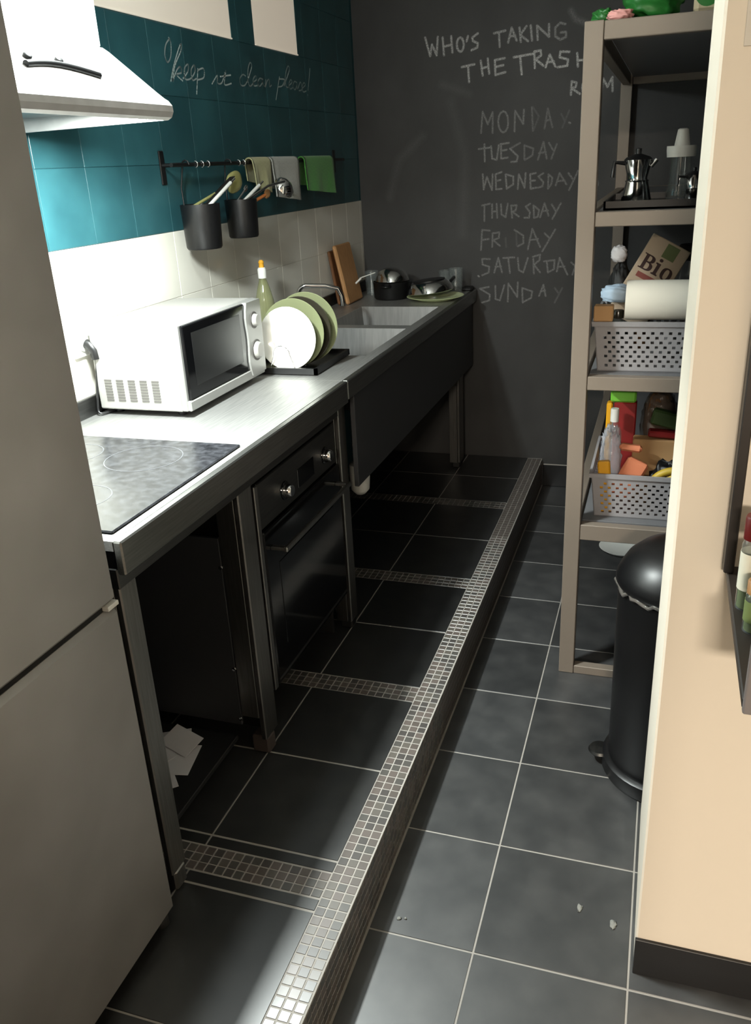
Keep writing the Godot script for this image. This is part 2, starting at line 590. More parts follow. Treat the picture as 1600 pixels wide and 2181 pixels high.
	mat("paper", Color(0.80, 0.79, 0.80), 0.85)
	mat("crumb", Color(0.50, 0.50, 0.48), 0.9)
	mat("paper_warm", Color(0.86, 0.84, 0.80), 0.85)
	mat("roll", Color(0.88, 0.86, 0.81), 0.9)
	mat("carton", Color(0.66, 0.59, 0.51), 0.8)
	mat("carton_green", Color(0.36, 0.40, 0.25), 0.8)
	mat("print_dark", Color(0.20, 0.12, 0.11), 0.8)
	mat("print_red", Color(0.48, 0.25, 0.22), 0.8)
	mat("tan_box", Color(0.72, 0.56, 0.38), 0.75)
	mat("pale_blue", Color(0.66, 0.74, 0.82), 0.6)
	mat("yellow_pack", Color(0.86, 0.62, 0.12), 0.45)
	mat("orange_pack", Color(0.85, 0.52, 0.38), 0.5)
	mat("red_pack", Color(0.52, 0.10, 0.10), 0.5)
	mat("lime_pack", Color(0.45, 0.75, 0.24), 0.45)
	mat("moss_pack", Color(0.26, 0.36, 0.19), 0.5)
	mat("banana", Color(0.74, 0.62, 0.20), 0.5)
	mat("bread", Color(0.50, 0.36, 0.24), 0.9)
	mat("green_bag", Color(0.13, 0.42, 0.16), 0.4)
	mat("pink_pack", Color(0.86, 0.62, 0.60), 0.6)
	mat("kraft", Color(0.72, 0.66, 0.54), 0.8)
	mat("amber", Color(0.34, 0.22, 0.09), 0.3)
	mat("red_cap", Color(0.36, 0.06, 0.05), 0.4)
	mat("yellow_cap", Color(0.85, 0.62, 0.18), 0.4)
	mat("spice_label", Color(0.88, 0.87, 0.80), 0.6)
	mat("spice_green", Color(0.44, 0.50, 0.30), 0.6)
	mat("wall_shelf_dark", Color(0.15, 0.125, 0.11), 0.5)
	mat("wall_shelf_grey", Color(0.47, 0.45, 0.45), 0.5)
	tri(mat("wood", Color(1, 1, 1), 0.55), ramp_tex(Color(0.56, 0.40, 0.25), Color(0.72, 0.55, 0.37), 0.03, 51, 3), Vector3(9, 0.8, 9))
	tri(mat("wood_dark", Color(0.62, 0.55, 0.5), 0.55), M["wood"].albedo_texture, Vector3(9, 0.8, 9))
	mat("wood_orange", Color(0.76, 0.46, 0.24), 0.5)
	for c in [["cloth_grey", Color(0.60, 0.61, 0.59), Color(0.76, 0.77, 0.75), 61], ["cloth_cream", Color(0.60, 0.60, 0.44), Color(0.70, 0.69, 0.53), 62], ["cloth_green", Color(0.20, 0.46, 0.17), Color(0.33, 0.62, 0.27), 63]]:
		var m := tri(mat(c[0], Color(1, 1, 1), 0.95), ramp_tex(c[1], c[2], 0.06, c[3], 2), Vector3(3, 3, 14))
		m.rim_enabled = true
		m.rim = 0.3
	mat("olive_plastic", Color(0.58, 0.57, 0.36), 0.45)
	glass("clear", Color(0.60, 0.64, 0.64), 0.13)
	glass("clear_dim", Color(0.50, 0.54, 0.54), 0.22)
	glass("soap", Color(0.52, 0.54, 0.34), 0.40)
	glass("bag_film", Color(0.80, 0.82, 0.86), 0.34)
	glass("bag_film_dark", Color(0.50, 0.48, 0.46), 0.42)
	var lens := mat("lens", Color(0.95, 0.97, 0.97), 0.4)
	lens.emission_enabled = true
	lens.emission = Color(0.90, 1.0, 1.0)
	lens.emission_energy_multiplier = 3.0
	var lamp := mat("lamp_warm", Color(1, 0.95, 0.85), 0.4)
	lamp.emission_enabled = true
	lamp.emission = Color(1.0, 0.86, 0.68)
	lamp.emission_energy_multiplier = 2.0

func chalkboard() -> StandardMaterial3D:
	# the writing and the rubbed-out chalk, drawn in wall millimetres
	var ppm := 560.0
	var x0 := -1.50
	var w := int(1.86 * ppm)
	var h := int(2.64 * ppm)
	var nz := FastNoiseLite.new()
	nz.seed = 5
	nz.frequency = 0.006
	nz.fractal_octaves = 4
	var fine := FastNoiseLite.new()
	fine.seed = 6
	fine.frequency = 0.25
	var a := PackedFloat32Array()
	a.resize(w * h)
	for s in CHALK:
		var half: float = s[1] * 0.00062 * ppm
		var br: float = minf(s[0] / 100.0 * 1.25, 0.95)
		for k in range(2, s.size() - 2, 2):
			var p := Vector2((s[k] * 0.001 - x0) * ppm, h - s[k + 1] * 0.001 * ppm)
			var q := Vector2((s[k + 2] * 0.001 - x0) * ppm, h - s[k + 3] * 0.001 * ppm)
			var lo := Vector2i(p.min(q) - Vector2(half + 2, half + 2))
			var hi := Vector2i(p.max(q) + Vector2(half + 2, half + 2))
			for yy in range(maxi(lo.y, 0), mini(hi.y, h - 1) + 1):
				for xx in range(maxi(lo.x, 0), mini(hi.x, w - 1) + 1):
					var v := Vector2(xx, yy)
					var d := v.distance_to(Geometry2D.get_closest_point_to_segment(v, p, q))
					var c := clampf((half + 0.8 - d) / (1.6 if half < 4.0 else half), 0.0, 1.0)
					if c > 0.0:
						c *= br * clampf(0.78 + 0.7 * fine.get_noise_2d(xx, yy), 0.25, 1.15)
						if c > a[yy * w + xx]:
							a[yy * w + xx] = c
	var data := PackedByteArray()
	data.resize(w * h * 3)
	for yy in h:
		for xx in w:
			var i := yy * w + xx
			var n := nz.get_noise_2d(xx, yy * 0.7)
			var base := 0.185 + 0.035 * n + 0.006 * fine.get_noise_2d(xx * 0.5, yy * 0.5)
			var v := lerpf(base, 0.86, a[i])
			data[i * 3] = int(255.0 * v)
			data[i * 3 + 1] = int(255.0 * v)
			data[i * 3 + 2] = int(254.0 * v)
	var img := Image.create_from_data(w, h, false, Image.FORMAT_RGB8, data)
	var m := mat("chalkboard", Color(1, 1, 1), 0.55)
	m.albedo_texture = ImageTexture.create_from_image(img)
	return m

# ---------------------------------------------------------------- lamps
func panel_light(called: String, at: Vector3, size: Vector2, energy: float, col: Color) -> AreaLight3D:
	var l := AreaLight3D.new()
	l.name = called
	add_child(l)
	l.position = at
	l.rotation = Vector3(-PI / 2.0, 0, 0)
	l.area_size = size
	l.light_energy = energy
	l.light_color = col
	l.area_range = 12.0
	l.area_attenuation = 2.0
	l.shadow_enabled = true
	return l

# ================================================================ the scene
func _ready() -> void:
	rng.seed = 2024
	# camera
	var cam := Camera3D.new()
	cam.name = "camera"
	add_child(cam)
	cam.transform = Transform3D(Basis(Vector3(0.9493, -0.04924, -0.31049), Vector3(-0.07581, 0.92265, -0.37811), Vector3(0.3051, 0.38248, 0.87214)).orthonormalized(), Vector3(0, 1.64, 0))
	cam.fov = 62.8
	cam.near = 0.02
	cam.current = true
	# environment: night, the room is closed
	var we := WorldEnvironment.new()
	we.name = "environment"
	var env := Environment.new()
	env.background_mode = Environment.BG_COLOR
	env.background_color = Color(0.01, 0.01, 0.012)
	env.tonemap_mode = Environment.TONE_MAPPER_LINEAR
	env.tonemap_exposure = 1.0
	env.sdfgi_enabled = true
	env.ssao_enabled = true
	env.ssil_enabled = true
	we.environment = env
	add_child(we)
	# lamps: ceiling tube over the cooking side, lamp under the hood, warm panel in the room behind the camera
	var tl := OmniLight3D.new()
	tl.name = "tube_light"
	add_child(tl)
	tl.position = Vector3(-1.07, 2.09, -1.62)
	tl.light_energy = 0.75
	tl.light_color = Color(0.96, 1.0, 0.99)
	tl.light_size = 0.05
	tl.omni_range = 12.0
	tl.omni_attenuation = 2.0
	tl.shadow_enabled = true
	panel_light("hood_light", Vector3(-1.105, 1.774, -1.62), Vector2(0.055, 0.26), 6.0, Color(0.97, 1.0, 0.985))
	panel_light("near_room_light", Vector3(0.25, 2.515, 3.0), Vector2(0.5, 0.5), 39.0, Color(1.0, 0.94, 0.86))
	materials()
	shell()
	left_wall()
	floors()
	curb()
	lamps()
	refrigerator()
	cooking_counter()
	sink_counter()
	range_hood()
	shelving_rack()
	oven()
	hob()
	microwave()
	trash_can()
	wall_shelf()
	sink_things()
	rail_things()
	rack_things()
	small_things()

# ---------------------------------------------------------------- room shell
func shell() -> void:
	# chalkboard wall with its own texture coordinates
	var st := begin()
	var q := [Vector3(-1.50, 0, BZ), Vector3(0.36, 0, BZ), Vector3(0.36, 2.64, BZ), Vector3(-1.50, 2.64, BZ)]
	var uv := [Vector2(0, 1), Vector2(1, 1), Vector2(1, 0), Vector2(0, 0)]
	for k in [0, 3, 2, 0, 2, 1]:
		st.set_normal(Vector3(0, 0, 1))
		st.set_uv(uv[k])
		st.add_vertex(q[k])
	for k in [0, 1, 2, 3]:
		var a: Vector3 = q[k]
		var b: Vector3 = q[(k + 1) % 4]
		var back := Vector3(0, 0, -0.12)
		var n := (b - a).cross(Vector3(0, 0, 1)).normalized()
		st.set_uv(Vector2.ZERO)
		face(st, [a, b, b + back, a + back], n)
	st.set_uv(Vector2.ZERO)
	face(st, [q[0] + Vector3(0, 0, -0.12), q[1] + Vector3(0, 0, -0.12), q[2] + Vector3(0, 0, -0.12), q[3] + Vector3(0, 0, -0.12)], Vector3(0, 0, -1))
	struct(put(self, "wall_back", st.commit(), chalkboard()))
	var bb := struct(bx(self, "baseboard_back", -0.535, 0.34, 0.0, 0.118, BZ, BZ + 0.010, M.black_plinth))
	bx(bb, "grout_line", -0.535, 0.34, 0.118, 0.123, BZ, BZ + 0.007, M.grout, 0.001)
	struct(bx(self, "wall_right", 0.34, 0.46, 0.0, 2.6, -4.4, -1.885, M.dark_wall, 0.0))
	struct(bx(self, "wall_partition", 0.05, 1.75, 0.0, 2.6, -1.885, -1.385, M.cream, 0.004))
	struct(bx(self, "baseboard_partition", 0.049, 1.75, 0.0, 0.098, -1.385, -1.377, M.black_plinth, 0.001))
	struct(bx(self, "wall_near_right", 1.75, 1.87, 0.0, 2.6, -1.885, 4.2, M.near_wall, 0.0))
	struct(bx(self, "wall_rear", WX - 0.12, 1.87, 0.0, 2.6, 4.2, 4.32, M.near_wall, 0.0))
	struct(bx(self, "ceiling", WX - 0.12, 1.87, 2.6, 2.72, -4.4, 4.32, M.ceiling, 0.0))

func left_wall() -> void:
	var wall := struct(bx(self, "wall_left", WX - 0.12, WX - 0.002, 0.0, 2.6, -4.4, 4.2, M.teal_joint, 0.0))
	var wins := [[-3.0, -2.06], [-3.585, -3.185]]
	var rows := [1.475, 1.67, 1.865, 2.062, 2.26, 2.45, 2.6]
	for r in rows.size() - 1:
		for c in range(-12, 8):
			var z1: float = -2.05 + 0.2 * c + 0.2
			var z0 := z1 - 0.2
			if z0 < -4.3 or z1 > -0.5:
				continue
			z0 = maxf(z0, BZ)
			var spans := [[z0, z1]]
			if r == 3 or r == 4:
				for w in wins:
					var nx := []
					for s in spans:
						if s[1] <= w[0] or s[0] >= w[1]:
							nx.append(s)
							continue
						if s[0] < w[0]:
							nx.append([s[0], w[0]])
						if s[1] > w[1]:
							nx.append([w[1], s[1]])
					spans = nx
			for s in spans:
				if s[1] - s[0] < 0.012:
					continue
				bx(wall, "wall_tile", WX - 0.008, WX, rows[r] + 0.0008, rows[r + 1] - 0.0008, s[0] + 0.0008, s[1] - 0.0008, M["teal_%d" % rng.randi_range(0, 2)], 0.0007)
	# the white splashback
	var back := bx(wall, "splashback_bed", WX - 0.006, WX - 0.0012, CY, 1.4745, BZ, -0.9, M.white_joint, 0.0)
	for r in [[1.0375, 1.275], [1.275, 1.4745]]:
		for c in range(-12, 8):
			var z1: float = -2.05 + 0.2 * c + 0.2
			var z0: float = maxf(z1 - 0.2, BZ)
			if z1 < -4.27 or z1 > -0.9:
				continue
			bx(wall, "splashback_tile", WX - 0.008, WX, r[0] + 0.0008, r[1] - 0.0008, z0 + 0.0008, z1 - 0.0008, M["white_tile_%d" % rng.randi_range(0, 1)], 0.0007)
	# two white-glazed windows high in the wall
	for k in 2:
		var w: Array = wins[k]
		var pane := struct(bx(self, "window_%d" % (k + 1), WX - 0.0018, WX - 0.0004, 2.0645, 2.447, w[0] + 0.002, w[1] - 0.002, M.pane, 0.0002))
		bx(pane, "window_bead", WX - 0.0004, WX + 0.004, 2.0635, 2.068, w[0] + 0.002, w[1] - 0.002, M.pane, 0.0008)
	# handwriting in chalk on the teal tiles
	var st := begin()
	for s in SCRIPT:
		var pts := []
		for k in range(0, s.size(), 2):
			pts.append(Vector3(WX + 0.0005, s[k + 1] * 0.001, s[k] * 0.001))
		var sm := []
		for i in pts.size() - 1:
			var p0: Vector3 = pts[maxi(i - 1, 0)]
			var p3: Vector3 = pts[mini(i + 2, pts.size() - 1)]
			for j in 5:
				sm.append((pts[i] as Vector3).cubic_interpolate(pts[i + 1], p0, p3, j / 5.0))
		sm.append(pts[-1])
		ribbon(st, sm, 0.0048, Vector3(1, 0, 0))
	stuff(put(wall, "chalk_handwriting", st.commit(), M.chalk))

func floors() -> void:
	var fl := struct(bx(self, "floor", WX - 0.12, 1.87, -0.12, -0.0012, -4.4, 4.32, M.grout, 0.0))
	var p := 0.3325
	for i in range(-2, 6):
		for j in range(-13, 7):
			var x0 := -0.291 + p * i
			var z0 := -1.333 + p * j
			var x1 := x0 + p
			var z1 := z0 + p
			if x1 <= -0.54 or z1 <= BZ:
				continue
			x0 = maxf(x0, -0.538)
			z0 = maxf(z0, BZ)
			if x1 - x0 < 0.02:
				continue
			if x1 > 0.36 and z1 < -1.88:
				continue
			if z0 > 0.3:
				continue
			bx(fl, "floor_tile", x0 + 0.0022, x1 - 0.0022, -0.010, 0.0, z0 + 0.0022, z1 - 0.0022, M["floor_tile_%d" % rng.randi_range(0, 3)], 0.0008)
	# raised platform
	var pl := struct(bx(self, "floor_platform", WX, -0.543, -0.001, PH - 0.0012, BZ, 0.3, M.grout, 0.0))
	var xs := [-0.615, -0.943, -1.276, -1.48]
	var strips := [-1.255, -2.009, -2.752, -3.55]     # near edge of each cross strip
	var zs := [0.9, 0.35, 0.08, -0.25, -0.58, -0.898, -1.217, -1.253]
	var pieces := [[-0.58, -0.25], [-0.898, -0.58], [-1.217, -0.898], [-1.253, -1.219]]
	pieces.append([-1.363, -1.330])
	pieces.append([-1.688, -1.365])
	pieces.append([-2.009, -1.690])
	pieces.append([-2.418, -2.084])
	pieces.append([-2.752, -2.420])
	pieces.append([-3.19, -2.827])
	pieces.append([-3.55, -3.192])
	pieces.append([-3.95, -3.625])
	pieces.append([BZ, -3.952])
	for z in pieces:
		for i in 3:
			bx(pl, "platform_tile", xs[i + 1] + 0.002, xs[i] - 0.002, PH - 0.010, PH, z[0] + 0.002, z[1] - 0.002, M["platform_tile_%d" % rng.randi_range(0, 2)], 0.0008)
	for k in 4:
		var s: float = strips[k]
		for i in 3:
			for c in [19, 19, 26, 33][k]:
				var xa: float = -0.617 - 0.0243 * c
				var za: float = s - 0.0245 * i
				put(pl, "mosaic_tile", box_mesh(Vector3(0.0219, 0.008, 0.0221), 0.001), M["mosaic_%d" % ((c * 7 + i * 3 + rng.randi_range(0, 1)) % 5)], Vector3(xa - 0.0121, PH - 0.0042, za - 0.0123))

func curb() -> void:
	# three rows of mosaic on the top of the step
	var top := struct(bx(self, "trim_1", -0.6155, -0.5445, PH - 0.006, PH - 0.0002, BZ, 0.3, M.grout, 0.0))
	var g := 0.0245
	var tm := box_mesh(Vector3(0.0213, 0.006, 0.0221), 0.001)
	var rest := begin()
	for k in range(0, 156):
		var z := -0.45 - g * k
		if z - g < BZ:
			break
		for i in 3:
			var c := Vector3(-0.6155 + 0.0238 * (i + 0.5), PH - 0.0024, z - g / 2.0)
			if k >= 16 and k < 114:
				put(top, "mosaic_tile", tm, M["mosaic_%d" % ((k * 3 + i * 2 + rng.randi_range(0, 2)) % 5)], c)
			else:
				add_box(rest, c - Vector3(0.0106, 0.003, 0.011), c + Vector3(0.0106, 0.003, 0.011))
	stuff(put(top, "mosaic_rows", rest.commit(), M.mosaic_0))
	# six rows on its upright face
	var fc := struct(bx(self, "trim_2", -0.5445, -0.5412, 0.0, PH, BZ, 0.3, M.grout, 0.0))
	var fm := box_mesh(Vector3(0.006, 0.0219, 0.0221), 0.001)
	var rest2 := begin()
	for k in range(0, 156):
		var z := -0.45 - g * k
		if z - g < BZ:
			break
		for i in 6:
			var c := Vector3(-0.5430, 0.0018 + g * (i + 0.5), z - g / 2.0)
			if k >= 16 and k < 66:
				put(fc, "mosaic_tile", fm, M["mosaic_%d" % ((k * 2 + i * 3 + rng.randi_range(0, 2)) % 5)], c)
			else:
				add_box(rest2, c - Vector3(0.003, 0.0109, 0.011), c + Vector3(0.003, 0.0109, 0.011))
	stuff(put(fc, "mosaic_rows", rest2.commit(), M.mosaic_0))

func lamps() -> void:
	var t := thing("tube_lamp", "white tube lamp above the range hood", "lamp", Vector3(-1.07, 2.09, -1.62))
	bx(t, "holder", -1.2045, -1.19, 2.05, 2.13, -1.79, -1.36, M.white_plastic)
	for z in [-1.78, -1.45]:
		bx(t, "socket", -1.19, -1.085, 2.08, 2.10, z - 0.008, z + 0.008, M.white_plastic)
	put(t, "tube", tube([Vector3(-1.07, 2.09, -1.855), Vector3(-1.07, 2.09, -1.385)], 0.018, 14), M.lens)
	var n := thing("ceiling_panel", "square warm ceiling panel in the room behind", "lamp", Vector3(0.25, 2.53, 3.0))
	bx(n, "frame", -0.04, 0.54, 2.545, 2.6, 2.71, 3.29, M.white_plastic)
	bx(n, "diffuser", 0.0, 0.50, 2.52, 2.545, 2.75, 3.25, M.lamp_warm, 0.004)
	# the cupboard that keeps the warm light of the next room off the kitchen floor
	var c := thing("tall_sideboard", "dark tall sideboard in the room behind the kitchen", "sideboard", Vector3(-0.68, 0, 0.62))
	bx(c, "carcass", -1.44, 0.06, 0.06, 1.63, 0.46, 0.78, M.wall_shelf_dark, 0.003)
	bx(c, "top", -1.45, 0.07, 1.63, 1.65, 0.45, 0.79, M.wall_shelf_dark, 0.003)
	bx(c, "plinth", -1.42, 0.04, 0.0, 0.06, 0.48, 0.76, M.black_matte, 0.002)
	for k in 3:
		var d := bx(c, "door", -1.435 + 0.498 * k, -0.943 + 0.498 * k, 0.07, 1.62, 0.442, 0.4595, M.wall_shelf_dark, 0.003)
		put(d, "knob", lathe([Vector2(0.006, 0), Vector2(0.006, 0.012), Vector2(0.013, 0.018), Vector2(0.012, 0.026), Vector2(0, 0.028)], 16), M.chrome, Vector3(-0.98 + 0.498 * k, 0.85, 0.442), Basis(Vector3.RIGHT, -PI / 2))

# ---------------------------------------------------------------- big things
func refrigerator() -> void:
	var t := thing("refrigerator", "tall silver-grey two-door refrigerator at the near end of the counter", "refrigerator", Vector3(-1.18, PH, -0.83))
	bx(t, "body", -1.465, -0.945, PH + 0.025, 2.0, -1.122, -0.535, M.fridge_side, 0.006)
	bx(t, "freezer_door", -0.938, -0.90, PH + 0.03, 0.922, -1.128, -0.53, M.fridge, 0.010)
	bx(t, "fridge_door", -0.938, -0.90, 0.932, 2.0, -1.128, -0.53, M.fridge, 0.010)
	bx(t, "door_seal", -0.946, -0.912, 0.921, 0.933, -1.118, -0.54, M.gap_black, 0.0)
	bx(t, "hinge", -0.932, -0.899, 0.9225, 0.9315, -1.127, -1.095, M.white_plastic, 0.001)
	bx(t, "plinth", -1.44, -0.955, PH, PH + 0.03, -1.11, -0.55, M.black_matte, 0.002)
	for z in [-1.10, -0.56]:
		put(t, "foot", lathe([Vector2(0, 0), Vector2(0.018, 0), Vector2(0.018, 0.02), Vector2(0.01, 0.03), Vector2(0, 0.03)], 14), M.black_matte, Vector3(-0.925, PH, z))

func cooking_counter() -> void:
	var t := thing("steel_counter", "brushed steel counter with an open bay and oven, carrying hob and microwave", "counter", Vector3(-1.18, PH, -1.76))
	var z0 := -2.349
	var z1 := -1.15
	# the worktop with a folded front lip
	var st := begin()
	add_box(st, Vector3(WX + 0.012, CY - 0.02, z0), Vector3(-0.9085, CY, z1))
	put(t, "worktop", st.commit(), M.steel)
	bx(t, "front_lip", -0.9085, -0.890, CY - 0.068, CY, z0, z1, M.steel_lip, 0.003)
	bx(t, "upstand", WX + 0.001, WX + 0.014, CY - 0.01, 1.088, z0, z1, M.steel_dull, 0.002)
	bx(t, "front_rail", -0.955, -0.925, 0.925, 0.968, -2.34, -1.17, M.steel_dull, 0.002)
	# legs: channel profiles
	for zz in [[-1.235, -1.18, -0.99], [-1.745, -1.672, -1.0]]:
		var leg := bx(t, "leg", -0.950, -0.934, PH + 0.05, 0.967, zz[0], zz[1], M.steel_leg, 0.003)
		bx(leg, "flange", zz[2], -0.950, PH + 0.12, 0.967, zz[1] - 0.004, zz[1], M.steel_leg, 0.001)
		bx(leg, "foot", -0.985, -0.932, PH, PH + 0.055, zz[1] - 0.05, zz[1] - 0.006, M.rust if zz[0] < -1.5 else M.steel_leg, 0.006)
	for zz in [[-1.235, -1.19], [-2.32, -2.27]]:
		bx(t, "leg", -1.44, -1.40, PH, CY - 0.02, zz[0], zz[1], M.steel_dull, 0.003)
	bx(t, "bay_back_panel", -1.40, -1.388, 0.24, 0.80, -1.665, -1.24, M.dark_panel, 0.001)
	bx(t, "bay_side_panel", -1.386, -1.004, 0.24, 0.80, -1.682, -1.672, M.dark_panel, 0.001)
	bx(t, "bay_shelf", -1.386, -1.02, 0.19, 0.205, -1.67, -1.24, M.black_matte, 0.002)
	for y in [0.72, 0.42, 0.26]:
		put(t, "screw", lathe([Vector2(0, 0.004), Vector2(0.005, 0.003), Vector2(0.006, 0.0)], 10), M.chrome, Vector3(-1.006, y, -1.6715), Basis(Vector3.RIGHT, PI / 2))

func basin(parent: Node, z0: float, z1: float) -> void:
	var x0 := -1.315
	var x1 := -0.950
	var yb := CY - 0.20
	var i := 0.022
	var st := begin()
	var top := [Vector3(x0, CY - 0.001, z0), Vector3(x1, CY - 0.001, z0), Vector3(x1, CY - 0.001, z1), Vector3(x0, CY - 0.001, z1)]
	var bot := [Vector3(x0 + i, yb, z0 + i), Vector3(x1 - i, yb, z0 + i), Vector3(x1 - i, yb, z1 - i), Vector3(x0 + i, yb, z1 - i)]
	var mid := Vector3((x0 + x1) / 2, (CY + yb) / 2, (z0 + z1) / 2)
	for k in 4:
		var k2 := (k + 1) % 4
		var n: Vector3 = (top[k2] - top[k]).cross(bot[k] - top[k]).normalized()
		if n.dot(mid - top[k]) < 0:
			n = -n
		face(st, [top[k], top[k2], bot[k2], bot[k]], n)
		var off: Vector3 = -n * 0.002
		face(st, [top[k] + off, top[k2] + off, bot[k2] + off, bot[k] + off], -n)
	face(st, bot, Vector3.UP)
	var b2 := []
	for v in bot:
		b2.append(v + Vector3(0, -0.002, 0))
	face(st, b2, Vector3.DOWN)
	var o := put(parent, "basin", st.commit(), M.steel_basin)
	put(o, "drain", lathe([Vector2(0.0, 0.002), Vector2(0.018, 0.002), Vector2(0.024, 0.005), Vector2(0.034, 0.003), Vector2(0.036, 0.0)], 24), M.chrome, Vector3(mid.x, yb + 0.0005, mid.z))

func sink_counter() -> void:
	var t := thing("sink_counter", "long steel sink unit with two basins and a dark front panel, at the chalkboard wall", "sink", Vector3(-1.18, PH, -3.3))
	var z0 := BZ + 0.006
	var z1 := -2.352
	var a := [-2.70, -3.195]
	var b := [-3.265, -3.72]
	var st := begin()
	var y0 := CY - 0.012
	for r in [[WX + 0.012, -1.315, z0, z1], [-0.950, -0.9085, z0, z1], [-1.315, -0.95, a[0], z1], [-1.315, -0.95, b[0], a[1]], [-1.315, -0.95, z0, b[1]]]:
		add_box(st, Vector3(r[0], y0, r[2]), Vector3(r[1], CY, r[3]))
	put(t, "worktop", st.commit(), M.steel)
	bx(t, "front_lip", -0.9085, -0.890, CY - 0.060, CY, z0, z1, M.steel_lip, 0.003)
	basin(t, a[1], a[0])
	basin(t, b[1], b[0])
	bx(t, "upstand", WX + 0.001, WX + 0.014, CY - 0.01, 1.088, z0, z1, M.steel_dull, 0.002)
	bx(t, "front_panel", -0.918, -0.902, 0.66, CY - 0.058, -4.22, -2.43, M.dark_panel, 0.002)
	for zz in [[-2.425, -2.365], [-4.135, -4.05]]:
		var leg := bx(t, "leg", -0.950, -0.934, PH + 0.03, 0.975, zz[0], zz[1], M.steel_leg, 0.003)
		bx(leg, "flange", -0.99, -0.950, PH + 0.03, 0.975, zz[1] - 0.004, zz[1], M.steel_leg, 0.001)
		bx(leg, "foot", -0.98, -0.938, PH, PH + 0.035, zz[0] + 0.008, zz[1] - 0.008, M.black_matte, 0.005)
	for zz in [[-2.42, -2.37], [-4.2, -4.15]]:
		bx(t, "leg", -1.44, -1.40, PH, CY - 0.012, zz[0], zz[1], M.steel_dull, 0.003)
	var trap := put(t, "drain_trap", lathe([Vector2(0, 0), Vector2(0.018, 0.002), Vector2(0.034, 0.02), Vector2(0.038, 0.07), Vector2(0.038, 0.12), Vector2(0.022, 0.13), Vector2(0.022, 0.33), Vector2(0, 0.33)], 20), M.white_plastic, Vector3(-1.02, 0.50, -2.76))
	trap.set_meta("label", "white plastic drain trap")
	put(t, "foot_cap", lathe([Vector2(0, 0), Vector2(0.026, 0), Vector2(0.03, 0.02), Vector2(0.024, 0.06), Vector2(0.012, 0.075), Vector2(0, 0.078)], 16), M.white_plastic, Vector3(-1.005, PH, -2.47)).set_meta("label", "white plastic foot cap")

func range_hood() -> void:
	var t := thing("range_hood", "pale steel range hood with sloping top on the teal wall", "range hood", Vector3(-1.25, 1.746, -1.48))
	var za := -1.80
	var zb := -1.16
	# canopy: rounded lip, sloping top, hollow below
	var prof := [Vector2(1.752, -1.065), Vector2(1.757, -1.055), Vector2(1.768, -1.049), Vector2(1.780, -1.050), Vector2(1.790, -1.058), Vector2(1.797, -1.070), Vector2(1.895, -1.19), Vector2(1.905, -1.205), Vector2(1.905, WX + 0.001), Vector2(1.80, WX + 0.001), Vector2(1.79, -1.072), Vector2(1.752, -1.070)]
	# prism axis z: outline in (x, y)
	var pz := []
	for p in prof:
		pz.append(Vector2(p.y, p.x))
	put(t, "canopy", prism(pz, 2, za, zb), M.hood)
	for z in [[za, za + 0.012], [zb - 0.012, zb]]:
		put(t, "end_panel", prism([Vector2(-1.07, 1.752), Vector2(-1.06, 1.79), Vector2(-1.19, 1.89), Vector2(WX + 0.002, 1.89), Vector2(WX + 0.002, 1.748)], 2, z[0], z[1]), M.hood)
	bx(t, "filter", WX + 0.01, -1.20, 1.776, 1.788, za + 0.02, zb - 0.02, M.steel_dull, 0.002)
	bx(t, "lamp_lens", -1.1335, -1.0765, 1.776, 1.790, -1.76, -1.48, M.lens, 0.004)
	bx(t, "upper_box", WX + 0.001, -1.205, 1.905, 2.598, za + 0.004, zb, M.hood_box, 0.003)
	# control strip on the slope: a curved dark grip with two push buttons
	var sl := Vector2(-0.12, 0.098).normalized()
	var nrm := Vector3(0.098, 0.12, 0).normalized()
	var pts := []
	for i in 9:
		var f := i / 8.0
		var y := 1.829 + 0.010 * sin(f * PI) + 0.006 * (1.0 - f)
		var x := -1.070 - (y - 1.797) * 0.12 / 0.098
		pts.append(Vector3(x, y, lerpf(-1.42, -1.63, f)) + nrm * 0.003)
	put(t, "control_grip", tube(pts, 0.0065, 8), M.black)
	for z in [-1.455, -1.545]:
		var y2 := 1.852
		var at := Vector3(-1.070 - (y2 - 1.797) * 0.12 / 0.098, y2, z)
		put(t, "push_button", lathe([Vector2(0.0085, -0.002), Vector2(0.0085, 0.006), Vector2(0.006, 0.008), Vector2(0, 0.008)], 14), M.black, at, Basis(Quaternion(Vector3.UP, nrm)))

func shelving_rack() -> void:
	var t := thing("shelving_rack", "tall taupe metal shelving rack of four shelves in front of the chalkboard wall", "shelf", Vector3(0.04, 0, -3.37))
	var xs := [[-0.241, -0.192], [0.275, 0.322]]
	for x in xs:
		for z in [[-2.552, -2.504], [-4.262, -4.214]]:
			bx(t, "post", x[0], x[1], 0.0, 1.95, z[0], z[1], M.rack, 0.002)
	for y in [[1.905, 1.9485], [1.450, 1.489], [0.989, 1.030], [0.501, 0.553]]:
		var s := bx(t, "shelf", -0.19, 0.274, y[1] - 0.016, y[1] - 0.001, -4.213, -2.5535, M.rack_board, 0.001)
		for z in [[-2.540, -2.506], [-4.260, -4.226]]:
			bx(s, "end_beam", -0.1915, 0.2745, y[0], y[1], z[0], z[1], M.rack, 0.002)
		for x in xs:
			bx(s, "side_beam", x[0] + 0.008, x[1] - 0.008, y[0], y[1] - 0.0005, -4.2135, -2.5525, M.rack, 0.002)
	bx(t, "foot_bar", -0.1915, 0.2745, 0.0, 0.030, -2.540, -2.506, M.rack, 0.002)

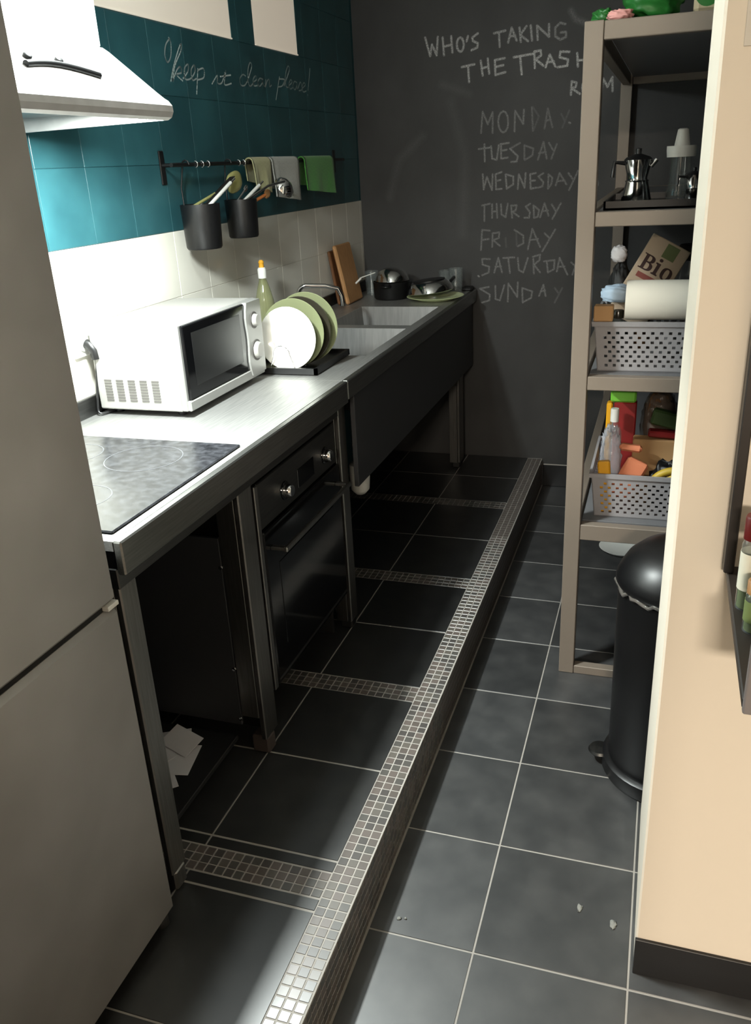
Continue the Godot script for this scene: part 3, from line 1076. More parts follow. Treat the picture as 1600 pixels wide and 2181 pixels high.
func oven() -> void:
	var t := thing("built_in_oven", "dark glass built-in oven below the steel counter", "oven", Vector3(-1.15, PH, -2.05))
	bx(t, "body", -1.395, -0.958, 0.30, 0.915, -2.345, -1.775, M.black_matte, 0.003)
	bx(t, "side_trim", -0.965, -0.938, 0.30, 0.905, -1.785, -1.765, M.steel_leg, 0.002)
	var cp := bx(t, "control_panel", -0.957, -0.942, 0.775, 0.905, -2.345, -1.787, M.steel_dull, 0.003)
	for z in [-1.95, -2.25]:
		var k := put(cp, "knob", lathe([Vector2(0.021, 0), Vector2(0.020, 0.012), Vector2(0.017, 0.022), Vector2(0.015, 0.024), Vector2(0, 0.024)], 22), M.chrome, Vector3(-0.942, 0.828, z), Basis(Vector3.BACK, -PI / 2))
		put(cp, "knob_ring", lathe([Vector2(0.027, 0), Vector2(0.026, 0.003), Vector2(0.021, 0.004)], 22), M.black_gloss, Vector3(-0.942, 0.828, z), Basis(Vector3.BACK, -PI / 2))
	bx(cp, "display", -0.943, -0.9405, 0.80, 0.855, -2.16, -2.04, M.black_gloss, 0.001)
	var d := bx(t, "door", -0.956, -0.935, 0.305, 0.770, -2.345, -1.787, M.black_gloss, 0.004)
	bx(d, "window", -0.9365, -0.9335, 0.40, 0.655, -2.27, -1.86, M.dark_glass, 0.001)
	bx(d, "bottom_trim", -0.9365, -0.933, 0.318, 0.326, -2.34, -1.79, M.steel_dull, 0.001)
	var h := bx(d, "handle", -0.898, -0.886, 0.706, 0.722, -2.32, -1.815, M.steel_leg, 0.003)
	for z in [-1.825, -2.31]:
		bx(h, "handle_arm", -0.936, -0.892, 0.709, 0.719, z - 0.009, z + 0.009, M.steel_leg, 0.002)
	for z in [-1.79, -2.33]:
		bx(t, "support", -1.38, -0.99, PH, 0.30, z - 0.008, z + 0.008, M.black_matte, 0.001)

func ring_mesh(r0: float, r1: float, h: float) -> ArrayMesh:
	return lathe([Vector2(r1, 0), Vector2(r1, h), Vector2(r0, h), Vector2(r0, 0)], 48)

func hob() -> void:
	var t := thing("ceramic_hob", "black glass ceramic hob with round cooking zones set into the counter", "hob", Vector3(-1.17, CY, -1.44))
	bx(t, "glass_top", -1.42, -0.925, CY + 0.0005, CY + 0.006, -1.700, -1.178, M.hob_glass, 0.0025)
	for c in [[-1.105, -1.565, 0.090], [-1.30, -1.565, 0.072], [-1.105, -1.315, 0.072], [-1.30, -1.315, 0.090]]:
		put(t, "cooking_zone", ring_mesh(c[2] - 0.0025, c[2], 0.0005), M.hob_print, Vector3(c[0], CY + 0.0058, c[1]))
	bx(t, "burner_box", -1.40, -0.99, 0.965, CY - 0.0205, -1.66, -1.25, M.steel_dull, 0.003)

func microwave() -> void:
	var y0 := CY + 0.016
	var t := thing("microwave_oven", "pale grey microwave oven with dark door on the steel counter", "microwave", Vector3(-1.31, CY, -2.13))
	bx(t, "case", -1.455, -1.196, y0, 1.283, -2.362, -1.902, M.microwave, 0.004)
	for x in [-1.42, -1.22]:
		for z in [-1.94, -2.33]:
			put(t, "foot", lathe([Vector2(0, 0), Vector2(0.012, 0), Vector2(0.015, 0.0160), Vector2(0, 0.0160)], 14), M.black, Vector3(x, ON, z))
	for c in 5:
		for r in 8:
			bx(t, "vent_slot", -1.428 + 0.037 * c - 0.0 * r, -1.406 + 0.037 * c, 1.076 + 0.0078 * r, 1.0805 + 0.0078 * r, -1.9035, -1.9008, M.slot, 0.0)
	var f := bx(t, "front_frame", -1.197, -1.178, y0 + 0.002, 1.283, -2.364, -1.900, M.microwave_front, 0.003)
	var d := bx(t, "door", -1.180, -1.170, y0 + 0.03, 1.279, -2.268, -1.910, M.dark_glass, 0.003)
	bx(d, "door_window", -1.1705, -1.169, 1.115, 1.255, -2.23, -1.95, M.dark_glass_mesh, 0.0005)
	bx(t, "sill", -1.180, -1.168, y0 + 0.002, y0 + 0.030, -2.362, -1.902, M.microwave_front, 0.003)
	# control panel with its bulging edge and two dials
	var poly := []
	for i in 11:
		var a := i / 10.0
		poly.append(Vector2(-2.272 + 0.028 * sin(a * PI) * (0.6 + 0.4 * cos(a * TAU)), lerpf(y0 + 0.012, 1.281, a)))
	poly.append(Vector2(-2.362, 1.281))
	poly.append(Vector2(-2.362, y0 + 0.012))
	# prism axis 0 wants (y, z)
	var py := []
	for p in poly:
		py.append(Vector2(p.y, p.x))
	var cp := put(t, "control_panel", prism(py, 0, -1.180, -1.164), M.microwave_front)
	for k in [[1.225, 0.019], [1.135, 0.026]]:
		put(cp, "dial", lathe([Vector2(k[1], 0), Vector2(k[1] * 0.94, 0.010), Vector2(k[1] * 0.8, 0.014), Vector2(0, 0.014)], 24), M.microwave, Vector3(-1.164, k[0], -2.312), Basis(Vector3.BACK, -PI / 2))
		put(cp, "dial_ring", lathe([Vector2(k[1] + 0.006, 0), Vector2(k[1] + 0.006, 0.0012), Vector2(k[1], 0.0014)], 24), M.slot, Vector3(-1.164, k[0], -2.312), Basis(Vector3.BACK, -PI / 2))
	# cord down from the plug on the splashback
	var pts := []
	var ctrl := [Vector3(WX + 0.040, 1.205, -1.905), Vector3(WX + 0.036, 1.17, -1.905), Vector3(WX + 0.030, 1.12, -1.902), Vector3(WX + 0.029, 1.08, -1.894), Vector3(WX + 0.03, 1.05, -1.888), Vector3(WX + 0.04, CY + 0.006, -1.89), Vector3(-1.43, CY + 0.006, -1.93)]
	for i in ctrl.size() - 1:
		for j in 4:
			pts.append((ctrl[i] as Vector3).cubic_interpolate(ctrl[i + 1], ctrl[maxi(i - 1, 0)], ctrl[mini(i + 2, ctrl.size() - 1)], j / 4.0))
	pts.append(ctrl[-1])
	var cord := put(t, "power_cord", tube(pts, 0.0035, 8), M.black)
	put(cord, "plug", tube([Vector3(WX + 0.016, 1.232, -1.905), Vector3(WX + 0.026, 1.228, -1.905), Vector3(WX + 0.038, 1.212, -1.905), Vector3(WX + 0.040, 1.190, -1.905)], 0.013, 12), M.black)
	var s := thing("wall_socket", "white wall socket behind the microwave plug", "socket", Vector3(WX, 1.235, -1.905))
	bx(s, "plate", WX, WX + 0.008, 1.197, 1.277, -1.945, -1.865, M.white_plastic, 0.002)
	put(s, "insert", lathe([Vector2(0.024, 0), Vector2(0.024, 0.004), Vector2(0.02, 0.005), Vector2(0, 0.005)], 20), M.white_plastic, Vector3(WX + 0.008, 1.235, -1.905), Basis(Vector3.BACK, -PI / 2))

func trash_can() -> void:
	var t := thing("trash_can", "tall black pedal bin with domed lid behind the cream partition", "trash can", Vector3(0.105, 0, -2.075))
	put(t, "base_ring", lathe([Vector2(0, 0), Vector2(0.166, 0), Vector2(0.172, 0.012), Vector2(0.170, 0.045), Vector2(0.160, 0.052), Vector2(0.152, 0.052)], 48), M.black, Vector3(0.105, 0, -2.075))
	put(t, "bucket", lathe([Vector2(0.0, 0.05), Vector2(0.153, 0.05), Vector2(0.155, 0.06), Vector2(0.158, 0.57), Vector2(0.156, 0.585), Vector2(0.0, 0.585)], 48), M.black, Vector3(0.105, 0, -2.075))
	# crinkled liner edge
	var st := begin()
	var pts := []
	for i in 61:
		var a := TAU * i / 60.0
		var r := 0.160 + 0.003 * sin(a * 17.0) + 0.002 * sin(a * 29.0 + 1.0)
		pts.append(Vector3(r * cos(a), 0.594 + 0.006 * sin(a * 23.0) + 0.004 * sin(a * 11.0), r * sin(a)))
	tube_into(st, pts, 0.006, 6)
	put(t, "bin_liner", st.commit(), M.bag_film_dark, Vector3(0.105, 0, -2.075))
	put(t, "lid", lathe([Vector2(0.0, 0.598), Vector2(0.162, 0.598), Vector2(0.166, 0.606), Vector2(0.165, 0.620), Vector2(0.157, 0.638), Vector2(0.140, 0.667), Vector2(0.112, 0.692), Vector2(0.075, 0.708), Vector2(0.035, 0.716), Vector2(0, 0.718)], 48), M.black, Vector3(0.105, 0, -2.075))
	var p := put(t, "pedal", lathe([Vector2(0, 0), Vector2(0.030, 0), Vector2(0.034, 0.006), Vector2(0.030, 0.013), Vector2(0, 0.015)], 24), M.steel_dull, Vector3(-0.072, 0.028, -2.075))
	p.set_meta("label", "grey metal foot pedal")
	bx(p, "pedal_arm", -0.055, -0.03, 0.02, 0.034, -2.087, -2.063, M.black, 0.002)
	bx(t, "lid_hinge", 0.10, 0.16, 0.55, 0.625, -2.252, -2.228, M.black, 0.004)

func wall_shelf() -> void:
	var t := thing("wall_shelf", "dark wall shelf with grey front panel at the right edge on the partition", "shelf", Vector3(0.40, 0.975, -1.18))
	bx(t, "board", 0.136, 0.62, 0.975, 0.990, -1.377, -0.985, M.wall_shelf_dark, 0.002)
	bx(t, "front_panel", 0.136, 0.62, 0.975, 1.075, -0.984, -0.972, M.wall_shelf_grey, 0.002)
	bx(t, "upright", 0.130, 0.146, 0.990, 1.75, -1.3845, -1.345, M.wall_shelf_dark, 0.002)
	bx(t, "upright", 0.60, 0.62, 0.990, 1.75, -1.3845, -1.345, M.wall_shelf_dark, 0.002)
	bx(t, "upper_board", 0.146, 0.60, 1.735, 1.75, -1.3845, -1.25, M.wall_shelf_dark, 0.002)
	var i := 0
	for c in [[0.1585, -1.235, 0.018, 0.150, "red_cap", "spice_label", "tall spice jar with dark red cap and white label on the wall shelf"], [0.163, -1.165, 0.017, 0.080, "wood", "spice_green", "short spice jar with pale tan cap on the wall shelf"]]:
		var j := thing("spice_jar", c[6], "jar", Vector3(c[0], 0.9905, c[1]), "spice jars on the wall shelf")
		var r: float = c[2]
		var h: float = c[3]
		put(j, "body", lathe([Vector2(0, 0), Vector2(r, 0), Vector2(r, h * 0.7), Vector2(r * 0.8, h * 0.76), Vector2(0, h * 0.76)], 20), M.clear_dim, Vector3(c[0], 0.9905, c[1]))
		put(j, "contents", lathe([Vector2(0, 0.002), Vector2(r * 0.9, 0.002), Vector2(r * 0.9, h * 0.5), Vector2(0, h * 0.5)], 20), M.spice_green, Vector3(c[0], 0.9905, c[1]))
		put(j, "paper_label", lathe([Vector2(r + 0.0004, h * 0.22), Vector2(r + 0.0008, h * 0.22), Vector2(r + 0.0008, h * 0.62), Vector2(r + 0.0004, h * 0.62)], 20), M[c[5]], Vector3(c[0], 0.9905, c[1]))
		put(j, "cap", lathe([Vector2(0, h * 0.76), Vector2(r * 0.98, h * 0.76), Vector2(r * 0.98, h * 0.98), Vector2(r * 0.9, h), Vector2(0, h)], 20), M[c[4]], Vector3(c[0], 0.9905, c[1]))
		i += 1
	var s := bx(self, "paper_notice", 0.079, 0.29, 1.763, 2.06, -1.384, -1.3825, M.paper_warm, 0.0003)
	tag(s, "plain white paper sheet at the top of the cream partition", "paper")

# ---------------------------------------------------------------- things at the sink
func plate_mesh(r: float) -> ArrayMesh:
	return lathe([Vector2(0, 0), Vector2(r * 0.58, 0), Vector2(r * 0.62, 0.003), Vector2(r * 0.98, 0.017), Vector2(r, 0.019), Vector2(r * 0.985, 0.0205), Vector2(r * 0.95, 0.0195), Vector2(r * 0.62, 0.0075), Vector2(r * 0.56, 0.005), Vector2(0, 0.005)], 48)

func sink_things() -> void:
	# dish rack
	var t := thing("dish_rack", "small black wire dish rack on the counter beside the sink", "dish rack", Vector3(-1.13, CY, -2.54))
	var st := begin()
	add_box(st, Vector3(-1.245, CY + 0.004, -2.70), Vector3(-1.015, CY + 0.010, -2.405))
	for e in [[-1.25, -1.24], [-1.02, -1.01]]:
		add_box(st, Vector3(e[0], CY + 0.003, -2.705), Vector3(e[1], CY + 0.022, -2.40))
	for e in [[-2.705, -2.695], [-2.41, -2.40]]:
		add_box(st, Vector3(-1.25, CY + 0.003, e[0]), Vector3(-1.01, CY + 0.022, e[1]))
	put(t, "tray", st.commit(), M.black)
	for x in [-1.235, -1.03]:
		for z in [-2.42, -2.68]:
			bx(t, "foot", x - 0.008, x + 0.008, ON, CY + 0.006, z - 0.008, z + 0.008, M.black, 0.001)
	for z in [-2.412, -2.452, -2.492, -2.532, -2.572, -2.612]:
		var pts := [Vector3(-1.175, CY + 0.01, z), Vector3(-1.158, CY + 0.06, z)]
		pts.append_array(arc(Vector3(-1.13, CY + 0.062, z), Vector3.RIGHT, Vector3.UP, 0.028, PI, 0.0, 8))
		pts.append(Vector3(-1.085, CY + 0.01, z))
		put(t, "wire_divider", tube(pts, 0.0018, 6), M.chrome)
	# standing plates, leaning back a little
	var specs := [[0.098, "white_ceramic", -1.115, -2.4485, "white round plate standing frontmost in the dish rack"],
		[0.108, "olive_ceramic", -1.112, -2.4885, "olive green plate standing behind the white plate in the dish rack"],
		[0.108, "dark_ceramic", -1.105, -2.5285, "dark brown plate standing third in the dish rack"],
		[0.112, "olive_ceramic", -1.100, -2.5685, "olive green plate standing rearmost in the dish rack"]]
	for s in specs:
		var b := Basis(Vector3.RIGHT, PI / 2 - 0.115)
		var o := put(self, "dinner_plate", plate_mesh(s[0]), M[s[1]], Vector3(s[2], CY + 0.0108 + s[0] * 0.9903, s[3]), b)
		tag(o, s[4], "plate", "plates in the dish rack")
	# soap bottle
	var sp := Vector3(-1.40, ON, -2.885)
	t = thing("soap_bottle", "clear yellow-green dish soap bottle with white and yellow cap", "bottle", sp)
	put(t, "bottle", lathe([Vector2(0, 0), Vector2(0.034, 0), Vector2(0.037, 0.01), Vector2(0.037, 0.12), Vector2(0.034, 0.16), Vector2(0.024, 0.20), Vector2(0.013, 0.235), Vector2(0.012, 0.25), Vector2(0, 0.25)], 28), M.soap, sp)
	put(t, "cap", lathe([Vector2(0.0155, 0.238), Vector2(0.016, 0.27), Vector2(0.012, 0.276), Vector2(0, 0.276)], 20), M.white_plastic, sp)
	put(t, "nozzle", lathe([Vector2(0.010, 0.276), Vector2(0.009, 0.290), Vector2(0.011, 0.294), Vector2(0.006, 0.302), Vector2(0, 0.302)], 16), M.yellow_cap, sp)
	# faucet
	var fp := Vector3(-1.40, ON, -3.20)
	t = thing("faucet", "chrome mixer tap with bent spout behind the sink basins", "faucet", fp)
	put(t, "base", lathe([Vector2(0, 0), Vector2(0.028, 0), Vector2(0.028, 0.01), Vector2(0.02, 0.02), Vector2(0.018, 0.07), Vector2(0.012, 0.085), Vector2(0, 0.086)], 22), M.chrome, fp)
	var sp2 := [fp + Vector3(0, 0.07, 0), fp + Vector3(0.0, 0.13, 0.0)]
	sp2.append_array(arc(fp + Vector3(0.03, 0.135, -0.01), Vector3(-1, 0, 0.33).normalized(), Vector3.UP, 0.03, 0.0, PI / 2, 6))
	sp2.append_array([fp + Vector3(0.10, 0.158, -0.05), fp + Vector3(0.145, 0.145, -0.07), fp + Vector3(0.158, 0.115, -0.075), fp + Vector3(0.160, 0.075, -0.076)])
	put(t, "spout", tube(sp2, 0.009, 12), M.chrome)
	for s in [-1.0, 1.0]:
		var arm := put(t, "valve", tube([fp + Vector3(0, 0.045, 0), fp + Vector3(0, 0.05, s * 0.055)], 0.011, 12), M.chrome)
		put(arm, "handle", lathe([Vector2(0, 0), Vector2(0.018, 0.002), Vector2(0.021, 0.012), Vector2(0.017, 0.026), Vector2(0, 0.03)], 16), M.chrome, fp + Vector3(0, 0.052, s * 0.058))
	# cutting boards leaning on the wall
	var cb := thing("cutting_board", "light wooden cutting board leaning on the wall behind the far basin", "cutting board", Vector3(-1.398, ON, -3.86))
	cb.rotation.z = 0.20
	put(cb, "board", box_mesh(Vector3(0.020, 0.27, 0.20), 0.006), M.wood, Vector3(0, 0.137, 0))
	var cb2 := thing("cutting_board", "darker wooden board between the light cutting board and the wall", "cutting board", Vector3(-1.438, ON, -3.835))
	cb2.rotation.z = 0.155
	put(cb2, "board", box_mesh(Vector3(0.014, 0.245, 0.17), 0.005), M.wood_dark, Vector3(0, 0.124, 0))
	# glass next to the boards
	tumbler(Vector3(-1.385, ON, -4.09), 0.034, 0.115, "clear drinking glass between the cutting board and the black pot")
	tumbler(Vector3(-0.965, ON, -4.13), 0.036, 0.118, "tall clear glass at the right end of the sink unit")
	tumbler(Vector3(-1.035, ON, -4.20), 0.034, 0.10, "clear glass against the chalkboard behind the steel pan")
	# pot with an upturned steel bowl on it
	var pp := Vector3(-1.245, ON, -3.97)
	t = thing("cooking_pot", "black cooking pot standing behind the far basin", "pot", pp)
	put(t, "pot_body", lathe([Vector2(0, 0), Vector2(0.078, 0), Vector2(0.086, 0.008), Vector2(0.088, 0.078), Vector2(0.091, 0.081), Vector2(0.086, 0.082), Vector2(0.083, 0.012), Vector2(0, 0.010)], 36), M.black, pp)
	put(t, "handle", tube([pp + Vector3(-0.02, 0.065, 0.084), pp + Vector3(-0.015, 0.066, 0.108), pp + Vector3(0.015, 0.066, 0.108), pp + Vector3(0.02, 0.065, 0.084)], 0.006, 8), M.black)
	var bowl := put(self, "steel_bowl", lathe([Vector2(0.080, 0), Vector2(0.082, 0.002), Vector2(0.076, 0.022), Vector2(0.062, 0.044), Vector2(0.038, 0.058), Vector2(0.020, 0.062), Vector2(0, 0.062), Vector2(0, 0.060), Vector2(0.036, 0.056), Vector2(0.060, 0.042), Vector2(0.074, 0.020), Vector2(0.078, 0)], 36), M.chrome, pp + Vector3(0.004, 0.0828, 0))
	tag(bowl, "steel bowl turned upside down on the black pot", "bowl")
	t = thing("spatula", "white plastic spatula lying across the black pot's left rim", "spatula", pp + Vector3(-0.06, 0.09, 0.05))
	var sb := Basis(Vector3.BACK, 0.30) * Basis(Vector3.UP, 0.5)
	put(t, "blade", box_mesh(Vector3(0.075, 0.004, 0.045), 0.0015), M.white_plastic, pp + Vector3(-0.100, 0.116, 0.060), sb)
	put(t, "handle", tube([pp + Vector3(-0.126, 0.106, 0.078), pp + Vector3(-0.145, 0.085, 0.105)], 0.005, 8), M.white_plastic)
	# pale plate with a steel pan turned over on it
	var gp := Vector3(-1.015, ON, -3.92)
	var pl := put(self, "serving_plate", plate_mesh(0.135), M.pale_green, gp)
	tag(pl, "pale green plate lying flat at the corner of the sink unit", "plate")
	t = thing("frying_pan", "steel frying pan lying upside down on the pale green plate", "pan", gp + Vector3(-0.03, 0.02, -0.02))
	var pb := Basis(Vector3.BACK, 0.10)
	put(t, "pan_body", lathe([Vector2(0.108, 0.0), Vector2(0.111, 0.003), Vector2(0.104, 0.024), Vector2(0.090, 0.044), Vector2(0.078, 0.050), Vector2(0, 0.050), Vector2(0, 0.047), Vector2(0.076, 0.047), Vector2(0.100, 0.022), Vector2(0.105, 0)], 40), M.chrome, gp + Vector3(-0.030, 0.0345, -0.02), pb)
	put(t, "base_disc", lathe([Vector2(0, 0.0505), Vector2(0.076, 0.0505), Vector2(0.076, 0.055), Vector2(0.070, 0.056), Vector2(0, 0.056)], 36), M.black, gp + Vector3(-0.030, 0.0345, -0.02), pb)
	put(t, "handle", tube([gp + Vector3(0.045, 0.060, -0.07), gp + Vector3(0.05, 0.075, -0.12), gp + Vector3(0.05, 0.080, -0.17)], 0.008, 10), M.black)
	# knob-like tap end at the corner
	t = thing("scouring_pad", "small dark scouring pad at the far corner of the sink unit", "sponge", Vector3(-0.925, CY, -4.22))
	put(t, "pad", box_mesh(Vector3(0.05, 0.018, 0.07), 0.006), M.black_matte, Vector3(-0.925, CY + 0.0095, -4.22))

func tumbler(at: Vector3, r: float, h: float, label: String) -> void:
	var o := put(self, "drinking_glass", lathe([Vector2(0, 0), Vector2(r * 0.85, 0), Vector2(r, h), Vector2(r * 0.95, h), Vector2(r * 0.80, 0.008), Vector2(0, 0.008)], 24), M.clear, at)
	tag(o, label, "glass", "glasses at the sink")

# ---------------------------------------------------------------- rail
func drape(zc: float, half: float, drop_front: float, drop_back: float, xr: float, yr: float, seed_: int, skew := 0.0) -> ArrayMesh:
	# a folded cloth hung over the rail, with thickness and soft waves
	var nz := FastNoiseLite.new()
	nz.seed = seed_
	nz.frequency = 9.0
	var path := []
	for i in 7:
		path.append(Vector2(-0.013, -drop_back + drop_back * i / 6.0))
	for i in range(1, 6):
		var a := PI - PI * i / 6.0
		path.append(Vector2(0.013 * cos(a), 0.013 * sin(a)))
	for i in 9:
		path.append(Vector2(0.013 + 0.004 * i / 8.0, -drop_front * i / 8.0))
	var nzs := 14
	var grid := []
	for k in nzs + 1:
		var row := []
		var f := float(k) / nzs * 2.0 - 1.0
		for i in path.size():
			var p: Vector2 = path[i]
			var low := clampf(-p.y / drop_front, 0.0, 1.0)
			var w := 0.010 * low * nz.get_noise_2d(f * 0.4, 3.0 + p.x * 10.0)
			row.append(Vector3(xr + p.x + w + 0.004 * low * sin(f * 5.0 + seed_), yr + p.y + skew * f * low * 0.02, zc + half * f * (1.0 - 0.04 * low)))
		grid.append(row)
	var st := begin()
	st.set_smooth_group(0)
	for side in [0.0, 1.0]:
		for k in nzs:
			for i in path.size() - 1:
				var q := []
				for e in [[k, i], [k + 1, i], [k + 1, i + 1], [k, i + 1]]:
					var v: Vector3 = grid[e[0]][e[1]]
					var i0: int = maxi(e[1] - 1, 0)
					var i1: int = mini(e[1] + 1, path.size() - 1)
					var tg: Vector2 = (path[i1] - path[i0]).normalized()
					q.append(v + Vector3(-tg.y, tg.x, 0) * 0.005 * side)
				for j in ([0, 1, 2, 0, 2, 3] if side == 0.0 else [0, 2, 1, 0, 3, 2]):
					st.add_vertex(q[j])
	# close the two side edges and the two hems
	for k in [0, nzs]:
		for i in path.size() - 1:
			var q2 := []
			for e in [[i, 0.0], [i + 1, 0.0], [i + 1, 1.0], [i, 1.0]]:
				var i0: int = maxi(e[0] - 1, 0)
				var i1: int = mini(e[0] + 1, path.size() - 1)
				var tg: Vector2 = (path[i1] - path[i0]).normalized()
				q2.append((grid[k][e[0]] as Vector3) + Vector3(-tg.y, tg.x, 0) * 0.005 * e[1])
			for j in [0, 1, 2, 0, 2, 3]:
				st.add_vertex(q2[j])
	st.generate_normals()
	return st.commit()

func rail_things() -> void:
	var xr := WX + 0.045
	var yr := 1.668
	var t := thing("utensil_rail", "thin dark metal rail with brackets across the teal wall", "rail", Vector3(WX, yr, -3.15))
	put(t, "bar", tube([Vector3(xr, yr, -2.415), Vector3(xr, yr, -3.93)], 0.0065, 10), M.black)
	for z in [-2.432, -3.915]:
		var b := bx(t, "bracket", WX + 0.0003, WX + 0.006, yr - 0.055, yr + 0.042, z - 0.013, z + 0.013, M.black, 0.002)
		put(b, "arm", tube([Vector3(WX + 0.004, yr, z), Vector3(xr, yr, z)], 0.006, 8), M.black)
	for z in [-2.56, -2.60, -2.64, -2.86, -2.90]:
		var h := [Vector3(xr, yr + 0.010, z)]
		h.append_array(arc(Vector3(xr, yr, z), Vector3.UP, Vector3.RIGHT, 0.009, 0.0, PI, 8))
		put(t, "ring", tube(h, 0.0022, 6), M.chrome)
	# two black cups hung from the rail
	for c in [[-2.50, 0.062, 0.135, "black utensil cup hanging nearer on the wall rail, holding a knife"], [-2.785, 0.056, 0.125, "black utensil cup hanging farther along the wall rail, holding ladle and spoons"]]:
		var r: float = c[1]
		var h: float = c[2]
		var p := Vector3(WX + 0.012 + 0.066, 1.552 - h, c[0])
		var cup := thing("utensil_cup", c[3], "cup", p, "black cups on the rail")
		put(cup, "cup", lathe([Vector2(0, 0), Vector2(r * 0.86, 0), Vector2(r * 0.92, 0.006), Vector2(r, h), Vector2(r * 0.95, h), Vector2(r * 0.87, 0.01), Vector2(0, 0.008)], 36), M.black, p)
		put(cup, "hanger", tube([p + Vector3(-r + 0.006, h - 0.01, 0), p + Vector3(-r + 0.004, h + 0.05, 0), Vector3(xr - 0.0135, yr - 0.012, c[0]), Vector3(xr - 0.0125, yr, c[0]), Vector3(xr - 0.009, yr + 0.009, c[0]), Vector3(xr, yr + 0.0125, c[0]), Vector3(xr + 0.009, yr + 0.009, c[0]), Vector3(xr + 0.0125, yr, c[0])], 0.0026, 6), M.black)
	# utensils leaning out of the cups
	t = thing("kitchen_knife", "long steel knife leaning out of the nearer black cup", "knife", Vector3(-1.385, 1.53, -2.47))
	var kd := (Vector3(-1.385, 1.622, -2.71) - Vector3(-1.385, 1.530, -2.465)).normalized()
	put(t, "blade", prism([Vector2(0, -0.011), Vector2(0.12, -0.014), Vector2(0.155, 0.0), Vector2(0.12, 0.011), Vector2(0, 0.011)], 0, -0.001, 0.001), M.chrome, Vector3(-1.385, 1.573, -2.575), Basis(Vector3.RIGHT, atan2(kd.z, kd.y)))
	put(t, "handle", tube([Vector3(-1.385, 1.532, -2.468), Vector3(-1.385, 1.573, -2.577)], 0.008, 8), M.black)
	utensil("butter_knife", "short bright steel knife leaning in the nearer black cup", "knife", Vector3(-1.370, 1.538, -2.475), Vector3(-1.360, 1.608, -2.635), 0.006, M.white_plastic, 0.0, M.chrome)
	utensil("spatula", "olive plastic spatula leaning out of the nearer black cup", "spatula", Vector3(-1.412, 1.545, -2.465), Vector3(-1.408, 1.612, -2.775), 0.005, M.olive_plastic, 0.034, M.olive_plastic)
	utensil("fork", "steel fork leaning out of the farther black cup", "fork", Vector3(-1.420, 1.530, -2.752), Vector3(-1.416, 1.590, -2.865), 0.004, M.chrome, 0.010, M.chrome)
	utensil("wooden_spoon", "orange wooden spoon leaning out of the farther black cup", "spoon", Vector3(-1.378, 1.526, -2.75), Vector3(-1.372, 1.566, -2.955), 0.006, M.wood_orange, 0.015, M.wood)
	utensil("whisk", "white-handled whisk leaning out of the farther black cup", "whisk", Vector3(-1.398, 1.530, -2.752), Vector3(-1.385, 1.592, -2.900), 0.006, M.white_plastic, 0.0, M.chrome)
	t = thing("ladle", "steel ladle with round bowl sticking out of the farther cup", "ladle", Vector3(-1.363, 1.53, -2.76))
	put(t, "handle", tube([Vector3(-1.372, 1.548, -2.76), Vector3(-1.360, 1.588, -2.92), Vector3(-1.352, 1.598, -3.045)], 0.0045, 8), M.chrome)
	put(t, "bowl", lathe([Vector2(0, 0), Vector2(0.018, 0.003), Vector2(0.033, 0.014), Vector2(0.040, 0.030), Vector2(0.042, 0.030), Vector2(0.036, 0.012), Vector2(0.019, 0.0), Vector2(0, -0.003)], 28), M.chrome, Vector3(-1.352, 1.592, -3.085), Basis(Vector3.BACK, 2.2))
	# cloths
	for c in [["tea_towel", -3.02, 0.075, 0.095, 0.07, "cloth_cream", "cream pot cloth folded over the rail beside the grey towel", "cloth", 3], ["tea_towel", -3.235, 0.125, 0.135, 0.10, "cloth_grey", "light grey towel folded over the wall rail", "towel", 4], ["dish_cloth", -3.59, 0.165, 0.125, 0.10, "cloth_green", "bright green cloth folded over the far end of the rail", "cloth", 6]]:
		var o := put(self, c[0], drape(c[1], c[2], c[3], c[4], xr, yr, c[8], 0.6), M[c[5]])
		tag(o, c[6], c[7])

func utensil(called: String, label: String, cat: String, a: Vector3, b: Vector3, r: float, hm: Material, head: float, hd: Material) -> void:
	var t := thing(called, label, cat, a)
	put(t, "handle", tube([a, a.lerp(b, 0.8) if head > 0.0 else b], r, 8), hm)
	var d := (b - a).normalized()
	if head > 0.0:
		var bs := Basis(Quaternion(Vector3.UP, d))
		put(t, "head", blob(Vector3(head * 0.35, head * 1.5, head), 0.0, 1, 1.0, 16, 10), hd, a.lerp(b, 0.8) + d * head * 1.3, bs)
	else:
		put(t, "tip", tube([b, b + d * 0.03], r * 0.6, 8), hd)

